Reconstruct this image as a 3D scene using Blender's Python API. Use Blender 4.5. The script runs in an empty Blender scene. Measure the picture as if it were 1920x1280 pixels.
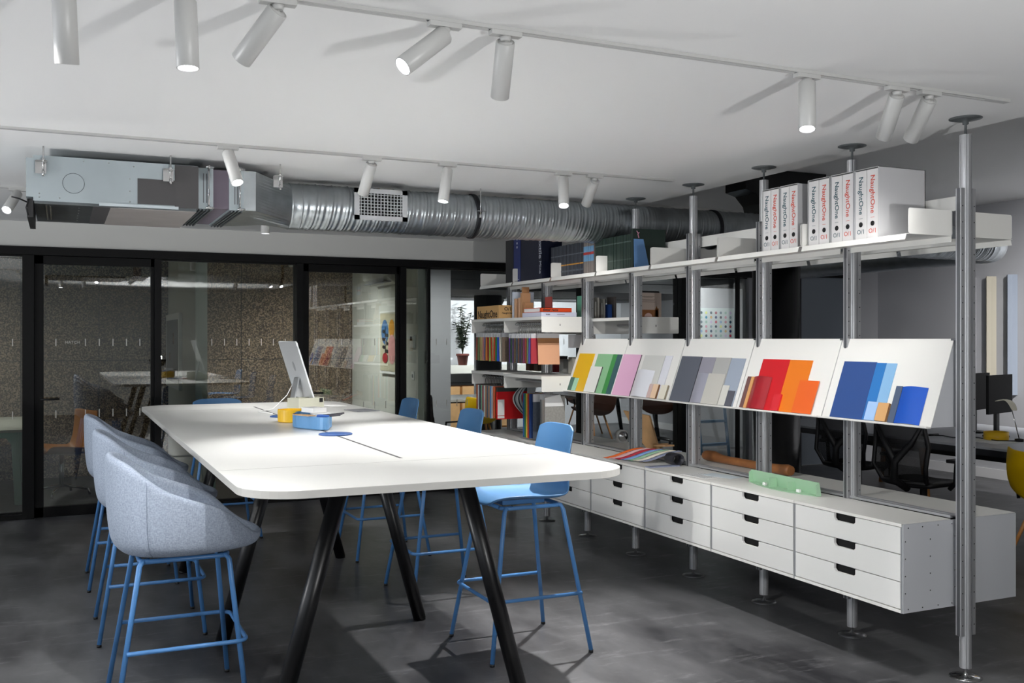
import bpy, math, random
from mathutils import Vector, Matrix, Quaternion
random.seed(7)
SC = bpy.context.scene
COL = SC.collection
pi = math.pi

# ------------------------------------------------------------ materials
def lin(h):
    h = h.lstrip('#')
    c = [int(h[i:i+2], 16)/255 for i in (0, 2, 4)]
    return tuple((x/12.92 if x <= .04045 else ((x+.055)/1.055)**2.4) for x in c)+(1,)
MATS = {}
def mat(name, hexc, rough=.5, metal=0, spec=.5, noise=None, bump=None, emit=None, var=None):
    """noise=(scale, amount): value variation; bump=(scale, strength)"""
    if name in MATS: return MATS[name]
    m = bpy.data.materials.new(name); m.use_nodes = True
    nt = m.node_tree; b = nt.nodes['Principled BSDF']
    c = lin(hexc)
    b.inputs['Base Color'].default_value = c
    b.inputs['Roughness'].default_value = rough
    b.inputs['Metallic'].default_value = metal
    b.inputs['Specular IOR Level'].default_value = spec
    if noise or bump:
        tc = nt.nodes.new('ShaderNodeTexCoord')
    if noise:
        n = nt.nodes.new('ShaderNodeTexNoise'); n.inputs['Scale'].default_value = noise[0]
        n.inputs['Detail'].default_value = 5
        nt.links.new(tc.outputs['Object'], n.inputs['Vector'])
        r = nt.nodes.new('ShaderNodeValToRGB')
        a = noise[1]
        r.color_ramp.elements[0].position = .3; r.color_ramp.elements[1].position = .7
        r.color_ramp.elements[0].color = tuple(max(0, x*(1-a)) for x in c[:3])+(1,)
        r.color_ramp.elements[1].color = tuple(min(1, x*(1+a)) for x in c[:3])+(1,)
        nt.links.new(n.outputs['Fac'], r.inputs['Fac'])
        nt.links.new(r.outputs['Color'], b.inputs['Base Color'])
    if bump:
        n2 = nt.nodes.new('ShaderNodeTexNoise'); n2.inputs['Scale'].default_value = bump[0]
        nt.links.new(tc.outputs['Object'], n2.inputs['Vector'])
        bp = nt.nodes.new('ShaderNodeBump'); bp.inputs['Strength'].default_value = bump[1]
        bp.inputs['Distance'].default_value = .004
        nt.links.new(n2.outputs['Fac'], bp.inputs['Height'])
        nt.links.new(bp.outputs['Normal'], b.inputs['Normal'])
    if emit:
        b.inputs['Emission Color'].default_value = lin(emit[0]); b.inputs['Emission Strength'].default_value = emit[1]
    MATS[name] = m
    return m

def glass_mat(name, tint, boost):
    m = bpy.data.materials.new(name); m.use_nodes = True
    nt = m.node_tree; nt.nodes.clear()
    o = nt.nodes.new('ShaderNodeOutputMaterial'); mx = nt.nodes.new('ShaderNodeMixShader')
    tr = nt.nodes.new('ShaderNodeBsdfTransparent'); tr.inputs['Color'].default_value = tint
    gl = nt.nodes.new('ShaderNodeBsdfGlossy'); gl.inputs['Roughness'].default_value = 0.0
    fr = nt.nodes.new('ShaderNodeFresnel'); fr.inputs['IOR'].default_value = boost
    nt.links.new(fr.outputs['Fac'], mx.inputs['Fac'])
    nt.links.new(tr.outputs['BSDF'], mx.inputs[1]); nt.links.new(gl.outputs['BSDF'], mx.inputs[2])
    nt.links.new(mx.outputs['Shader'], o.inputs['Surface'])
    MATS[name] = m
    return m
GLASS = glass_mat('window_glass', (.88, .92, .9, 1), 2.2)

GLASS2 = glass_mat('clear_window_glass', (.9, .93, .92, 1), 1.5)

def floor_mat():
    m = bpy.data.materials.new('polished_concrete'); m.use_nodes = True
    nt = m.node_tree; b = nt.nodes['Principled BSDF']; L = nt.links.new
    tc = nt.nodes.new('ShaderNodeTexCoord')
    n = nt.nodes.new('ShaderNodeTexNoise'); n.inputs['Scale'].default_value = 1.3; n.inputs['Detail'].default_value = 9
    n.inputs['Roughness'].default_value = .62
    mp = nt.nodes.new('ShaderNodeMapping'); mp.inputs['Scale'].default_value = (1.0, .45, 1); mp.inputs['Rotation'].default_value = (0, 0, .5)
    L(tc.outputs['Object'], mp.inputs['Vector']); L(mp.outputs['Vector'], n.inputs['Vector'])
    r = nt.nodes.new('ShaderNodeValToRGB')
    r.color_ramp.elements[0].position = .4; r.color_ramp.elements[0].color = (.022, .022, .025, 1)
    r.color_ramp.elements[1].position = .6; r.color_ramp.elements[1].color = (.12, .12, .125, 1)
    L(n.outputs['Fac'], r.inputs['Fac'])
    # fine scuffs
    n2 = nt.nodes.new('ShaderNodeTexNoise'); n2.inputs['Scale'].default_value = 5; n2.inputs['Detail'].default_value = 12
    n2.inputs['Roughness'].default_value = .75
    mp2 = nt.nodes.new('ShaderNodeMapping'); mp2.inputs['Scale'].default_value = (.5, 2.4, 1); mp2.inputs['Rotation'].default_value = (0, 0, .3)
    L(tc.outputs['Object'], mp2.inputs['Vector']); L(mp2.outputs['Vector'], n2.inputs['Vector'])
    r2 = nt.nodes.new('ShaderNodeValToRGB')
    r2.color_ramp.elements[0].position = .55; r2.color_ramp.elements[0].color = (0, 0, 0, 1)
    r2.color_ramp.elements[1].position = .7; r2.color_ramp.elements[1].color = (.5, .5, .5, 1)
    L(n2.outputs['Fac'], r2.inputs['Fac'])
    mx = nt.nodes.new('ShaderNodeMixRGB'); mx.blend_type = 'MIX'; mx.inputs['Color2'].default_value = (.3, .3, .31, 1)
    L(r2.outputs['Color'], mx.inputs['Fac']); L(r.outputs['Color'], mx.inputs['Color1']); L(mx.outputs['Color'], b.inputs['Base Color'])
    rr = nt.nodes.new('ShaderNodeMapRange'); rr.inputs['To Min'].default_value = .28; rr.inputs['To Max'].default_value = .5
    L(n.outputs['Fac'], rr.inputs['Value']); L(rr.outputs['Result'], b.inputs['Roughness'])
    bp = nt.nodes.new('ShaderNodeBump'); bp.inputs['Strength'].default_value = .06; bp.inputs['Distance'].default_value = .003
    L(n.outputs['Fac'], bp.inputs['Height']); L(bp.outputs['Normal'], b.inputs['Normal'])
    return m

def cork_mat():
    m = bpy.data.materials.new('cork_board'); m.use_nodes = True
    nt = m.node_tree; b = nt.nodes['Principled BSDF']; L = nt.links.new
    tc = nt.nodes.new('ShaderNodeTexCoord')
    v = nt.nodes.new('ShaderNodeTexVoronoi'); v.inputs['Scale'].default_value = 75
    n = nt.nodes.new('ShaderNodeTexNoise'); n.inputs['Scale'].default_value = 60; n.inputs['Detail'].default_value = 6
    L(tc.outputs['Object'], v.inputs['Vector']); L(tc.outputs['Object'], n.inputs['Vector'])
    mx = nt.nodes.new('ShaderNodeMixRGB'); mx.inputs['Fac'].default_value = .5
    L(v.outputs['Color'], mx.inputs['Color1']); L(n.outputs['Fac'], mx.inputs['Color2'])
    bw = nt.nodes.new('ShaderNodeRGBToBW'); L(mx.outputs['Color'], bw.inputs['Color'])
    r = nt.nodes.new('ShaderNodeValToRGB')
    r.color_ramp.elements[0].position = .32; r.color_ramp.elements[0].color = lin('33281f')
    r.color_ramp.elements[1].position = .6; r.color_ramp.elements[1].color = lin('93806a')
    e = r.color_ramp.elements.new(.5); e.color = lin('5c4a39')
    L(bw.outputs['Val'], r.inputs['Fac']); L(r.outputs['Color'], b.inputs['Base Color'])
    b.inputs['Roughness'].default_value = .9
    return m

def fabric_mat(name, h1, h2):
    m = bpy.data.materials.new(name); m.use_nodes = True
    nt = m.node_tree; b = nt.nodes['Principled BSDF']; L = nt.links.new
    tc = nt.nodes.new('ShaderNodeTexCoord')
    n = nt.nodes.new('ShaderNodeTexNoise'); n.inputs['Scale'].default_value = 260; n.inputs['Detail'].default_value = 2
    mp = nt.nodes.new('ShaderNodeMapping'); mp.inputs['Scale'].default_value = (1, 1, .35)
    L(tc.outputs['Object'], mp.inputs['Vector']); L(mp.outputs['Vector'], n.inputs['Vector'])
    n2 = nt.nodes.new('ShaderNodeTexNoise'); n2.inputs['Scale'].default_value = 260
    mp2 = nt.nodes.new('ShaderNodeMapping'); mp2.inputs['Scale'].default_value = (.35, .35, 1.4)
    L(tc.outputs['Object'], mp2.inputs['Vector']); L(mp2.outputs['Vector'], n2.inputs['Vector'])
    ad = nt.nodes.new('ShaderNodeMath'); ad.operation = 'ADD'
    L(n.outputs['Fac'], ad.inputs[0]); L(n2.outputs['Fac'], ad.inputs[1])
    md = nt.nodes.new('ShaderNodeMath'); md.operation = 'MULTIPLY'; md.inputs[1].default_value = .5; L(ad.outputs[0], md.inputs[0])
    r = nt.nodes.new('ShaderNodeValToRGB'); r.color_ramp.elements[0].position = .38; r.color_ramp.elements[1].position = .62
    r.color_ramp.elements[0].color = lin(h1); r.color_ramp.elements[1].color = lin(h2)
    L(md.outputs[0], r.inputs['Fac']); L(r.outputs['Color'], b.inputs['Base Color'])
    b.inputs['Roughness'].default_value = .95; b.inputs['Specular IOR Level'].default_value = .15
    bp = nt.nodes.new('ShaderNodeBump'); bp.inputs['Strength'].default_value = .25; bp.inputs['Distance'].default_value = .002
    L(md.outputs[0], bp.inputs['Height']); L(bp.outputs['Normal'], b.inputs['Normal'])
    return m

FLOOR = floor_mat(); CORK = cork_mat()
FAB = fabric_mat('blue_grey_wool', '8a94a3', 'a6b0bf')
WHITEW = mat('white_paint_wall', 'd2d2ce', .8)
CEIL = mat('ceiling_paint', 'ececeb', .85)
GREYW = mat('grey_paint_wall', 'a3a4a8', .8)
BLACKF = mat('black_frame', '050506', .5, spec=.2)
BLACKP = mat('black_plastic', '121214', .5)
TABLEW = mat('white_laminate', 'cdcdca', .32)
TABLEEDGE = mat('laminate_edge', 'a9a8a4', .6)
LEGBLK = mat('black_leg', '060608', .35)
BLUE = mat('stool_blue_plastic', '4a79a6', .38)
BLUEM = mat('stool_blue_metal', '4a7db4', .35)
ALU = mat('anodised_aluminium', 'b7b8ba', .34, .6)
ALUD = mat('aluminium_groove', '6a6b6e', .45, .8)
STEEL = mat('chrome_steel', 'c9c9c9', .12, 1)
SHELF = mat('shelf_off_white', 'e2e1dc', .4)
DRAW = mat('drawer_grey_white', 'dededb', .42)
SIDEP = mat('cabinet_side_grey', 'c2c4c8', .5, .2)
DARK = mat('dark_recess', '0b0b0c', .8)
LAMPB = mat('lamp_body_white', 'bcbcba', .4)
GALV = mat('galvanised_steel', 'aab0b3', .3, .92, noise=(9, .12))
GALVB = mat('galvanised_box', 'a6b0b4', .5, .45, noise=(3, .08))
GALVD = mat('galvanised_dark', '5d6264', .42, .7, noise=(5, .2))
TAPE = mat('charcoal_tape', '4c4a4b', .6)
MAUVE = mat('mauve_canvas', '6d6470', .7)
BEIGEP = mat('beige_panel', 'a09a96', .6, noise=(6, .08))
PAPER = mat('white_paper', 'e6e6e4', .7)
OAK = mat('oak_wood', 'a9743f', .5, noise=(14, .2))
PLY = mat('birch_plywood', 'd3a877', .5, noise=(10, .1))
CARD = mat('kraft_cardboard', 'c39a63', .75)
LENS = mat('lamp_lens', 'ffffff', .4, emit=('f4f6ff', 14))

# ------------------------------------------------------------ mesh builder
class MB:
    def __init__(s): s.v = []; s.f = []; s.m = []; s.sm = []; s.mats = []; s.cur = 0
    def use(s, m):
        if m not in s.mats: s.mats.append(m)
        s.cur = s.mats.index(m); return s
    def add(s, vs, fs, smooth=False):
        o = len(s.v); s.v += [Vector(p) for p in vs]
        for f in fs: s.f.append([i+o for i in f]); s.m.append(s.cur); s.sm.append(smooth)
        return s
    def box(s, x0, x1, y0, y1, z0, z1):
        vs = [(x, y, z) for z in (z0, z1) for y in (y0, y1) for x in (x0, x1)]
        return s.add(vs, [(0,2,3,1),(4,5,7,6),(0,1,5,4),(2,6,7,3),(0,4,6,2),(1,3,7,5)])
    def obox(s, c, sx, sy, sz, M=None):
        vs = []
        for z in (-.5, .5):
            for y in (-.5, .5):
                for x in (-.5, .5):
                    p = Vector((x*sx, y*sy, z*sz))
                    if M: p = M @ p
                    vs.append(p+Vector(c))
        return s.add(vs, [(0,2,3,1),(4,5,7,6),(0,1,5,4),(2,6,7,3),(0,4,6,2),(1,3,7,5)])
    def tube(s, pts, r, n=12, caps=True, smooth=True):
        pts = [Vector(p) for p in pts]; N = len(pts)
        rs = r if isinstance(r, (list, tuple)) else [r]*N
        T = [(pts[min(i+1, N-1)]-pts[max(i-1, 0)]).normalized() for i in range(N)]
        u = T[0].orthogonal().normalized(); vs = []
        for i in range(N):
            if i:
                u = (u - T[i]*u.dot(T[i])).normalized()
            w = T[i].cross(u)
            for k in range(n):
                a = 2*pi*k/n
                vs.append(pts[i]+(u*math.cos(a)+w*math.sin(a))*rs[i])
        fs = [(i*n+k, i*n+(k+1) % n, (i+1)*n+(k+1) % n, (i+1)*n+k) for i in range(N-1) for k in range(n)]
        s.add(vs, fs, smooth)
        if caps:
            o = len(s.v)-N*n
            s.f.append([o+k for k in range(n)][::-1]); s.m.append(s.cur); s.sm.append(False)
            s.f.append([o+(N-1)*n+k for k in range(n)]); s.m.append(s.cur); s.sm.append(False)
        return s
    def lathe(s, prof, c=(0,0,0), n=24, axis='Z', smooth=True, sx=1, sy=1):
        vs = []
        for (r, h) in prof:
            for k in range(n):
                a = 2*pi*k/n; x, y = r*math.cos(a)*sx, r*math.sin(a)*sy
                p = (x, y, h) if axis == 'Z' else ((h, x, y) if axis == 'X' else (y, h, x))
                vs.append(Vector(p)+Vector(c))
        N = len(prof)
        fs = [(i*n+k, i*n+(k+1) % n, (i+1)*n+(k+1) % n, (i+1)*n+k) for i in range(N-1) for k in range(n)]
        s.add(vs, fs, smooth)
        o = len(s.v)-N*n
        if prof[0][0] > 1e-6: s.f.append([o+k for k in range(n)][::-1]); s.m.append(s.cur); s.sm.append(False)
        if prof[-1][0] > 1e-6: s.f.append([o+(N-1)*n+k for k in range(n)]); s.m.append(s.cur); s.sm.append(False)
        return s
    def prism(s, poly, d, org=(0,0,0), U=(1,0,0), V=(0,1,0)):
        """extrude polygon (in U,V axes from org) by vector d"""
        U = Vector(U); V = Vector(V); d = Vector(d); o = Vector(org)
        a = [o+U*p[0]+V*p[1] for p in poly]; n = len(a)
        vs = a+[p+d for p in a]
        fs = [list(range(n))[::-1], [n+i for i in range(n)]]+[[i, (i+1) % n, n+(i+1) % n, n+i] for i in range(n)]
        return s.add(vs, fs)
    def grid(s, P, closed=False, smooth=True):
        """P: list of rows of points"""
        R = len(P); C = len(P[0]); vs = [p for row in P for p in row]
        cc = C if closed else C-1
        fs = [(i*C+k, i*C+(k+1) % C, (i+1)*C+(k+1) % C, (i+1)*C+k) for i in range(R-1) for k in range(cc)]
        return s.add(vs, fs, smooth)
    def build(s, name, m=None, parent=None, bevel=0, subsurf=0, solid=0, local=False):
        me = bpy.data.meshes.new(name)
        off = Vector((0,0,0))
        if parent is not None and not local: off = WL.get(parent.name, Vector((0,0,0)))
        me.from_pydata([p-off for p in s.v], [], s.f)
        mats = s.mats if s.mats else [m]
        for q in mats: me.materials.append(q)
        for i, p in enumerate(me.polygons):
            p.material_index = s.m[i] if s.mats else 0
            p.use_smooth = s.sm[i]
        me.update()
        import bmesh
        bm = bmesh.new(); bm.from_mesh(me)
        bmesh.ops.recalc_face_normals(bm, faces=bm.faces)
        bm.to_mesh(me); bm.free()
        o = bpy.data.objects.new(name, me); COL.objects.link(o)
        if parent is not None:
            o.parent = parent; WL[o.name] = off
        if solid:
            md = o.modifiers.new('solid', 'SOLIDIFY'); md.thickness = solid; md.offset = 0
        if bevel:
            md = o.modifiers.new('bevel', 'BEVEL'); md.width = bevel; md.segments = 2; md.limit_method = 'ANGLE'; md.angle_limit = .7
        if subsurf:
            md = o.modifiers.new('sub', 'SUBSURF'); md.levels = subsurf; md.render_levels = subsurf
        return o
WL = {}
def thing(name, label, cat, loc=(0,0,0), rz=0, group=None):
    o = bpy.data.objects.new(name, None); COL.objects.link(o)
    o.location = loc; o.rotation_euler = (0,0,rz); o.empty_display_size = .05
    o['label'] = label; o['category'] = cat
    if group: o['group'] = group
    WL[o.name] = Vector(loc)
    return o
def tag(o, label, cat, group=None):
    o['label'] = label; o['category'] = cat
    if group: o['group'] = group
    return o
def struct(mb, name, m=None, parent=None, **k):
    o = mb.build(name, m, parent, **k)
    if parent is None: o['kind'] = 'structure'
    return o
def dup(root, loc, rz=None, label=None, group=None):
    r = root.copy(); COL.objects.link(r); r.location = loc; WL[r.name] = Vector(loc)
    if rz is not None: r.rotation_euler = (0,0,rz)
    if label: r['label'] = label
    if group: r['group'] = group
    for ch in list(root.children):
        if ch.type == 'LIGHT': continue
        c = ch.copy(); COL.objects.link(c); c.parent = r
        for g in list(ch.children):
            d = g.copy(); COL.objects.link(d); d.parent = c
    return r
def text(body, size, m, pos, xa, ya, parent, name='lettering', align='LEFT', bold=0, ex=.0004, world=True, length=None):
    cu = bpy.data.curves.new(name, 'FONT'); cu.body = body; cu.size = size; cu.extrude = ex
    cu.align_x = align; cu.align_y = 'CENTER'; cu.offset = bold; cu.resolution_u = 2
    o = bpy.data.objects.new(name+'_tmp', cu); COL.objects.link(o)
    dg = bpy.context.evaluated_depsgraph_get()
    me = bpy.data.meshes.new_from_object(o.evaluated_get(dg)); me.name = name
    bpy.data.objects.remove(o)
    me.materials.clear(); me.materials.append(m)
    if length:
        xs_ = [v.co.x for v in me.vertices]; f_ = length/(max(xs_)-min(xs_)); me.transform(Matrix.Scale(f_, 4))
    xa = Vector(xa).normalized(); ya = Vector(ya).normalized(); za = xa.cross(ya)
    off = WL.get(parent.name, Vector((0,0,0))) if (parent is not None and world) else Vector((0,0,0))
    M = Matrix.Translation(Vector(pos)-off) @ Matrix((xa, ya, za)).transposed().to_4x4()
    me.transform(M)
    t = bpy.data.objects.new(name, me); COL.objects.link(t)
    if parent is not None: t.parent = parent
    return t
def rrect(x0, x1, y0, y1, r, n=8):
    pts = []
    for (cx, cy, a0) in ((x1-r, y1-r, 0), (x0+r, y1-r, pi/2), (x0+r, y0+r, pi), (x1-r, y0+r, 3*pi/2)):
        for i in range(n+1):
            a = a0+i*pi/2/n; pts.append((cx+r*math.cos(a), cy+r*math.sin(a)))
    return pts
ORD = ['leftmost', 'second from left', 'third from left', 'fourth from left', 'fifth from left', 'sixth from left', 'seventh from left', 'eighth from left', 'ninth from left', 'rightmost']

# ------------------------------------------------------------ camera
cam = bpy.data.cameras.new('camera'); co = bpy.data.objects.new('camera', cam); COL.objects.link(co)
co.location = (0, 0, 1.6); co.rotation_euler = (pi/2, 0, -math.radians(24.6))
cam.sensor_width = 36; cam.lens = 1853/1920*36; cam.shift_y = -5/1920; cam.clip_start = .05
SC.camera = co

# ------------------------------------------------------------ room shell
LC, HC = 2.644, 3.16          # low and high ceiling
XE = 4.12
struct(MB().box(-3.6, 9.95, -3.2, 17, -.1, 0), 'floor', FLOOR)
struct(MB().box(-3.6, XE, -3.2, 9.78, LC, HC+.02).box(-3.6, 3.55, 9.9, 12.75, LC, HC+.02), 'ceiling', CEIL)
struct(MB().box(XE, 9.95, -3.2, 9.78, HC, HC+.1).box(3.55, 9.95, 9.9, 17, HC, HC+.1), 'ceiling.001', CEIL)
w = MB().box(-3.7, -3.6, -3.2, 13, 0, .35).box(-3.7, -3.6, -3.2, 13, 2.5, HC)
for y0, y1 in ((-3.2, -2.9), (-1.1, -.8), (1.0, 1.3), (3.1, 3.4), (5.2, 5.5), (7.3, 7.6), (9.4, 13)): w.box(-3.7, -3.6, y0, y1, .35, 2.5)  # window gaps added in this unseen wall to let more brightness in
struct(w, 'wall_left', WHITEW)
w = MB().box(9.75, 9.87, -3.2, 17, 0, HC)
struct(w, 'wall_right', GREYW)
struct(MB().box(9.73, 9.75, -3.2, 9.78, 0, .11), 'baseboard_right', mat('white_skirting', 'c6c6c8', .5))
struct(MB().box(9.73, 9.75, 9.9, 16.3, 0, .11), 'baseboard_right.001', MATS['white_skirting'])
# front wall (behind the camera) with tall window openings
w = MB()
xs = [-3.6, 9.75]
for i in range(0, len(xs)-1, 2): w.box(xs[i], xs[i+1], -3.3, -3.2, 0, HC)
struct(w, 'wall_front', WHITEW)
# band above the glass partition
struct(MB().box(-3.6, 7.66, 9.78, 9.9, 2.42, LC+.6), 'wall_back', WHITEW)
struct(MB().box(9.28, 9.75, 9.78, 9.9, 0, LC+.6).box(7.66, 8.42, 9.775, 9.9, 0, LC+.6).box(8.42, 9.28, 9.775, 9.9, 2.42, LC+.6), 'wall_back.004', GREYW)
# ---- black framed glazing
struct(MB().box(-3.6, 7.7, 9.74, 9.94, 2.345, 2.42), 'trim_1', BLACKF, bevel=.003)
struct(MB().box(-3.6, -.3, 9.75, 9.93, 0, .045).box(.87, 3.22, 9.75, 9.93, 0, .045).box(3.26, 7.66, 9.75, 9.93, 0, .045), 'trim_2', BLACKF)
for i, (a, b) in enumerate(((-.30, -.205), (.805, .865), (2.13, 2.195), (3.2, 3.262), (-1.5, -1.44), (-2.7, -2.64), (5.35, 5.41), (6.66, 6.75))):
    struct(MB().box(a, b, 9.745, 9.935, .0, 2.345), 'trim_%d' % (i+3), BLACKF, bevel=.002)
def marks(parent, xs, z0s=((1.535, 1.60), (.885, .955)), y=9.828):
    m = MB()
    for z0, z1 in z0s:
        for x in xs: m.box(x-.004, x+.004, y, y+.001, z0, z1)
    return m.build('glass_marking', mat('frosted_film', 'cfcfc8', .6), parent)
def window(n, x0, x1, z0=.045, z1=2.345, xs=None, y=9.83):
    fr = MB().box(x0, x1, y-.02, y+.03, z0, z0+.012).box(x0, x1, y-.02, y+.03, z1-.012, z1)
    f = struct(fr, 'window_%d' % n, BLACKF)
    MB().box(x0, x1, y, y+.008, z0, z1).build('pane', GLASS2 if n in (4, 5, 7) else GLASS, f)
    if xs: marks(f, xs, y=y-.002)
    return f
window(1, -1.44, -.30, xs=[-.38-.117*i for i in range(9)])
window(2, .865, 2.13, xs=[1.33+.117*i for i in range(7)])
window(3, 3.262, 3.52, xs=None)
window(4, 3.545, 5.35, xs=[3.62+.117*i for i in range(14)])
window(5, 5.41, 6.66)
window(6, -2.64, -1.5)
window(7, 6.75, 7.66)
struct(MB().box(3.52, 3.545, 9.80, 9.86, 0, 2.345), 'trim_11', BLACKF)
# doors
def door(n, x0, x1, xs, handle_x, inner=.05, word=None):
    f = MB().box(x0, x0+inner, 9.8, 9.86, .0, 2.345).box(x1-inner*.4, x1, 9.8, 9.86, 0, 2.345)
    f.box(x0, x1, 9.8, 9.86, 0, .09).box(x0, x1, 9.8, 9.86, 2.27, 2.345)
    d = struct(f, 'door_%d' % n, BLACKF, bevel=.002)
    MB().box(x0+inner, x1-inner*.4, 9.826, 9.834, .09, 2.27).build('pane', GLASS, d)
    marks(d, xs, y=9.823)
    h = MB().tube([(handle_x, 9.8, 1.06), (handle_x, 9.74, 1.06), (handle_x+.15, 9.74, 1.06)], .009)
    h.build('door_handle', LEGBLK, d)
    return d
d1 = door(1, -.205, .805, [-.03]+[.215+.1165*i for i in range(5)], -.15, .075)
text('HATCH', .036, MATS['frosted_film'], (.045, 9.822, 1.567), (1,0,0), (0,0,1), d1, align='LEFT')
d2 = door(2, 2.195, 3.2, [2.36+.117*i for i in range(7)], 2.24, .065)
# grey door on the right part of the back wall
struct(MB().box(8.42, 8.46, 9.76, 9.92, 0, 2.42).box(9.24, 9.28, 9.76, 9.92, 0, 2.42).box(8.42, 9.28, 9.76, 9.92, 2.38, 2.42), 'trim_12', BLACKF)
dd = struct(MB().box(8.46, 9.24, 9.80, 9.84, .01, 2.38), 'door_3', mat('slate_door', '6f7680', .45))
MB().tube([(9.16, 9.8, 1.0), (9.16, 9.75, 1.0), (9.06, 9.75, 1.0)], .01).build('door_handle', STEEL, dd)
v = MB().use(GREYW).box(8.60, 8.99, 9.765, 9.775, 2.47, 2.63)
v.use(mat('vent_grey', '4a4b4e', .6))
for i in range(26): v.box(8.61+i*.0146, 8.617+i*.0146, 9.755, 9.765, 2.48, 2.62)
tag(v.build('air_vent'), 'small louvred vent high on the grey wall above the slate door', 'vent')

# ---- meeting rooms behind the glass
c = MB().box(-3.6, 4.25, 12.55, 12.65, 0, LC)
struct(c, 'wall_back.001', CORK)
g = MB()
for x in (-2.86, -2.04, -1.22, -.40, .42, 2.05, 2.87): g.box(x-.004, x+.004, 12.544, 12.549, 0, LC)
g.box(-3.6, 3.5, 12.544, 12.549, 1.343, 1.351)
struct(g, 'trim_13', DARK)
struct(MB().box(1.19, 1.30, 9.92, 12.54, 0, LC), 'wall_right.001', mat('white_wall_warm', 'cbcbc3', .8))
struct(MB().box(3.46, 3.56, 9.95, 12.54, 0, LC), 'wall_right.002', MATS['white_wall_warm'])
struct(MB().box(3.56, 9.75, 12.6, 12.62, 2.42, HC), 'ceiling.002', mat('dark_soffit', '47484b', .8))
struct(MB().box(-3.6, 9.75, 16.3, 16.4, 0, HC), 'wall_back.002', mat('far_white_wall', 'd6d9e0', .8))
struct(MB().box(3.56, 4.83, 12.55, 12.66, 0, HC), 'wall_back.005', GREYW)
# dark soffit box hides the upper part of the far room
struct(MB().box(3.56, 9.75, 13.0, 16.3, 2.28, 2.34), 'ceiling.003', MATS['dark_soffit'])
struct(MB().box(3.56, 9.75, 12.62, 13.0, 2.28, 2.42), 'ceiling.004', MATS['dark_soffit'])

# framed art on the divider
t = thing('framed_picture', 'narrow white-framed dark picture on the white divider wall behind the glass', 'picture', (1.16, 11.7, 1.47))
MB().box(1.15, 1.188, 11.02, 12.38, 1.05, 1.88).build('frame', PAPER, t, bevel=.004)
a = MB().use(mat('artwork_navy', '191c28', .5)).box(1.146, 1.152, 11.1, 12.3, 1.12, 1.81)
a.use(mat('artwork_ochre', '7a5a3a', .6)).lathe([(0, 0), (.07, 0)], (1.145, 11.5, 1.6), 16, 'X').lathe([(0, 0), (.05, 0)], (1.145, 11.9, 1.4), 16, 'X')
a.build('artwork', None, t)
# poster with plain coloured shapes
t = thing('framed_poster', 'beige poster of a potted leaf and coloured ovals on the white wall', 'poster', (3.45, 10.9, 1.56))
MB().box(3.425, 3.458, 10.45, 11.22, 1.2, 1.92).build('frame', PAPER, t)
p = MB().use(mat('poster_sand', 'b9b39a', .7)).box(3.421, 3.426, 10.48, 11.19, 1.23, 1.9)
def ell(cy, cz, ry, rz, x=3.419, n=24):
    return [( cy+ry*math.cos(2*pi*k/n), cz+rz*math.sin(2*pi*k/n)) for k in range(n)]
for col, (cy, cz, ry, rz), xx in (('3f6d9c', (11.0, 1.68, .13, .14), 3.419), ('c98a1a', (10.74, 1.72, .1, .1), 3.4185), ('c98f8c', (10.73, 1.48, .14, .17), 3.418), ('9c1f25', (10.98, 1.38, .1, .06), 3.416)):
    p.use(mat('poster_'+col, col, .7)).prism(ell(cy, cz, ry, rz), (-.001, 0, 0), (xx, 0, 0), (0,1,0), (0,0,1))
p.use(mat('poster_ink', '14181c', .7))
p.box(3.4145, 3.4155, 10.965, 10.985, 1.42, 1.74)
for k in range(6):
    zz = 1.46+.045*k; sgn = 1 if k % 2 else -1
    p.prism(ell(10.975+sgn*.06, zz, .05, .02, n=12), (-.001, 0, 0), (3.4145, 0, 0), (0,1,0), (0,0,1))
p.build('print', None, t)
# AC unit
ac = thing('air_conditioner', 'white wall-mounted air conditioner above the beige poster', 'air conditioner', (3.36, 10.9, 2.3))
pr_ = [(0, 0), (-.10, .0), (-.19, .07), (-.2, .2), (-.17, .27), (0, .27)]
MB().prism(pr_, (0, .95, 0), (3.459, 10.45, 2.22), (1,0,0), (0,0,1)).build('casing', mat('ac_white', 'cfcfca', .4), ac, bevel=.01)
MB().box(3.27, 3.34, 10.5, 11.35, 2.232, 2.24).build('louvre', GREYW, ac)
t = thing('thermostat', 'small white thermostat with a dark display on the wall beside the glass', 'thermostat', (3.45, 10.1, 1.565))
MB().box(3.435, 3.459, 10.04, 10.16, 1.5, 1.64).build('housing', PAPER, t, bevel=.004)
MB().box(3.432, 3.436, 10.07, 10.14, 1.58, 1.625).build('display', BLACKP, t)
t = thing('light_switch', 'white light switch plate on the wall below the thermostat', 'switch', (3.45, 10.1, 1.2))
MB().box(3.45, 3.459, 10.06, 10.15, 1.16, 1.25).build('plate', PAPER, t, bevel=.002)
MB().box(3.444, 3.451, 10.09, 10.12, 1.185, 1.22).build('rocker', GREYW, t)

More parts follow.
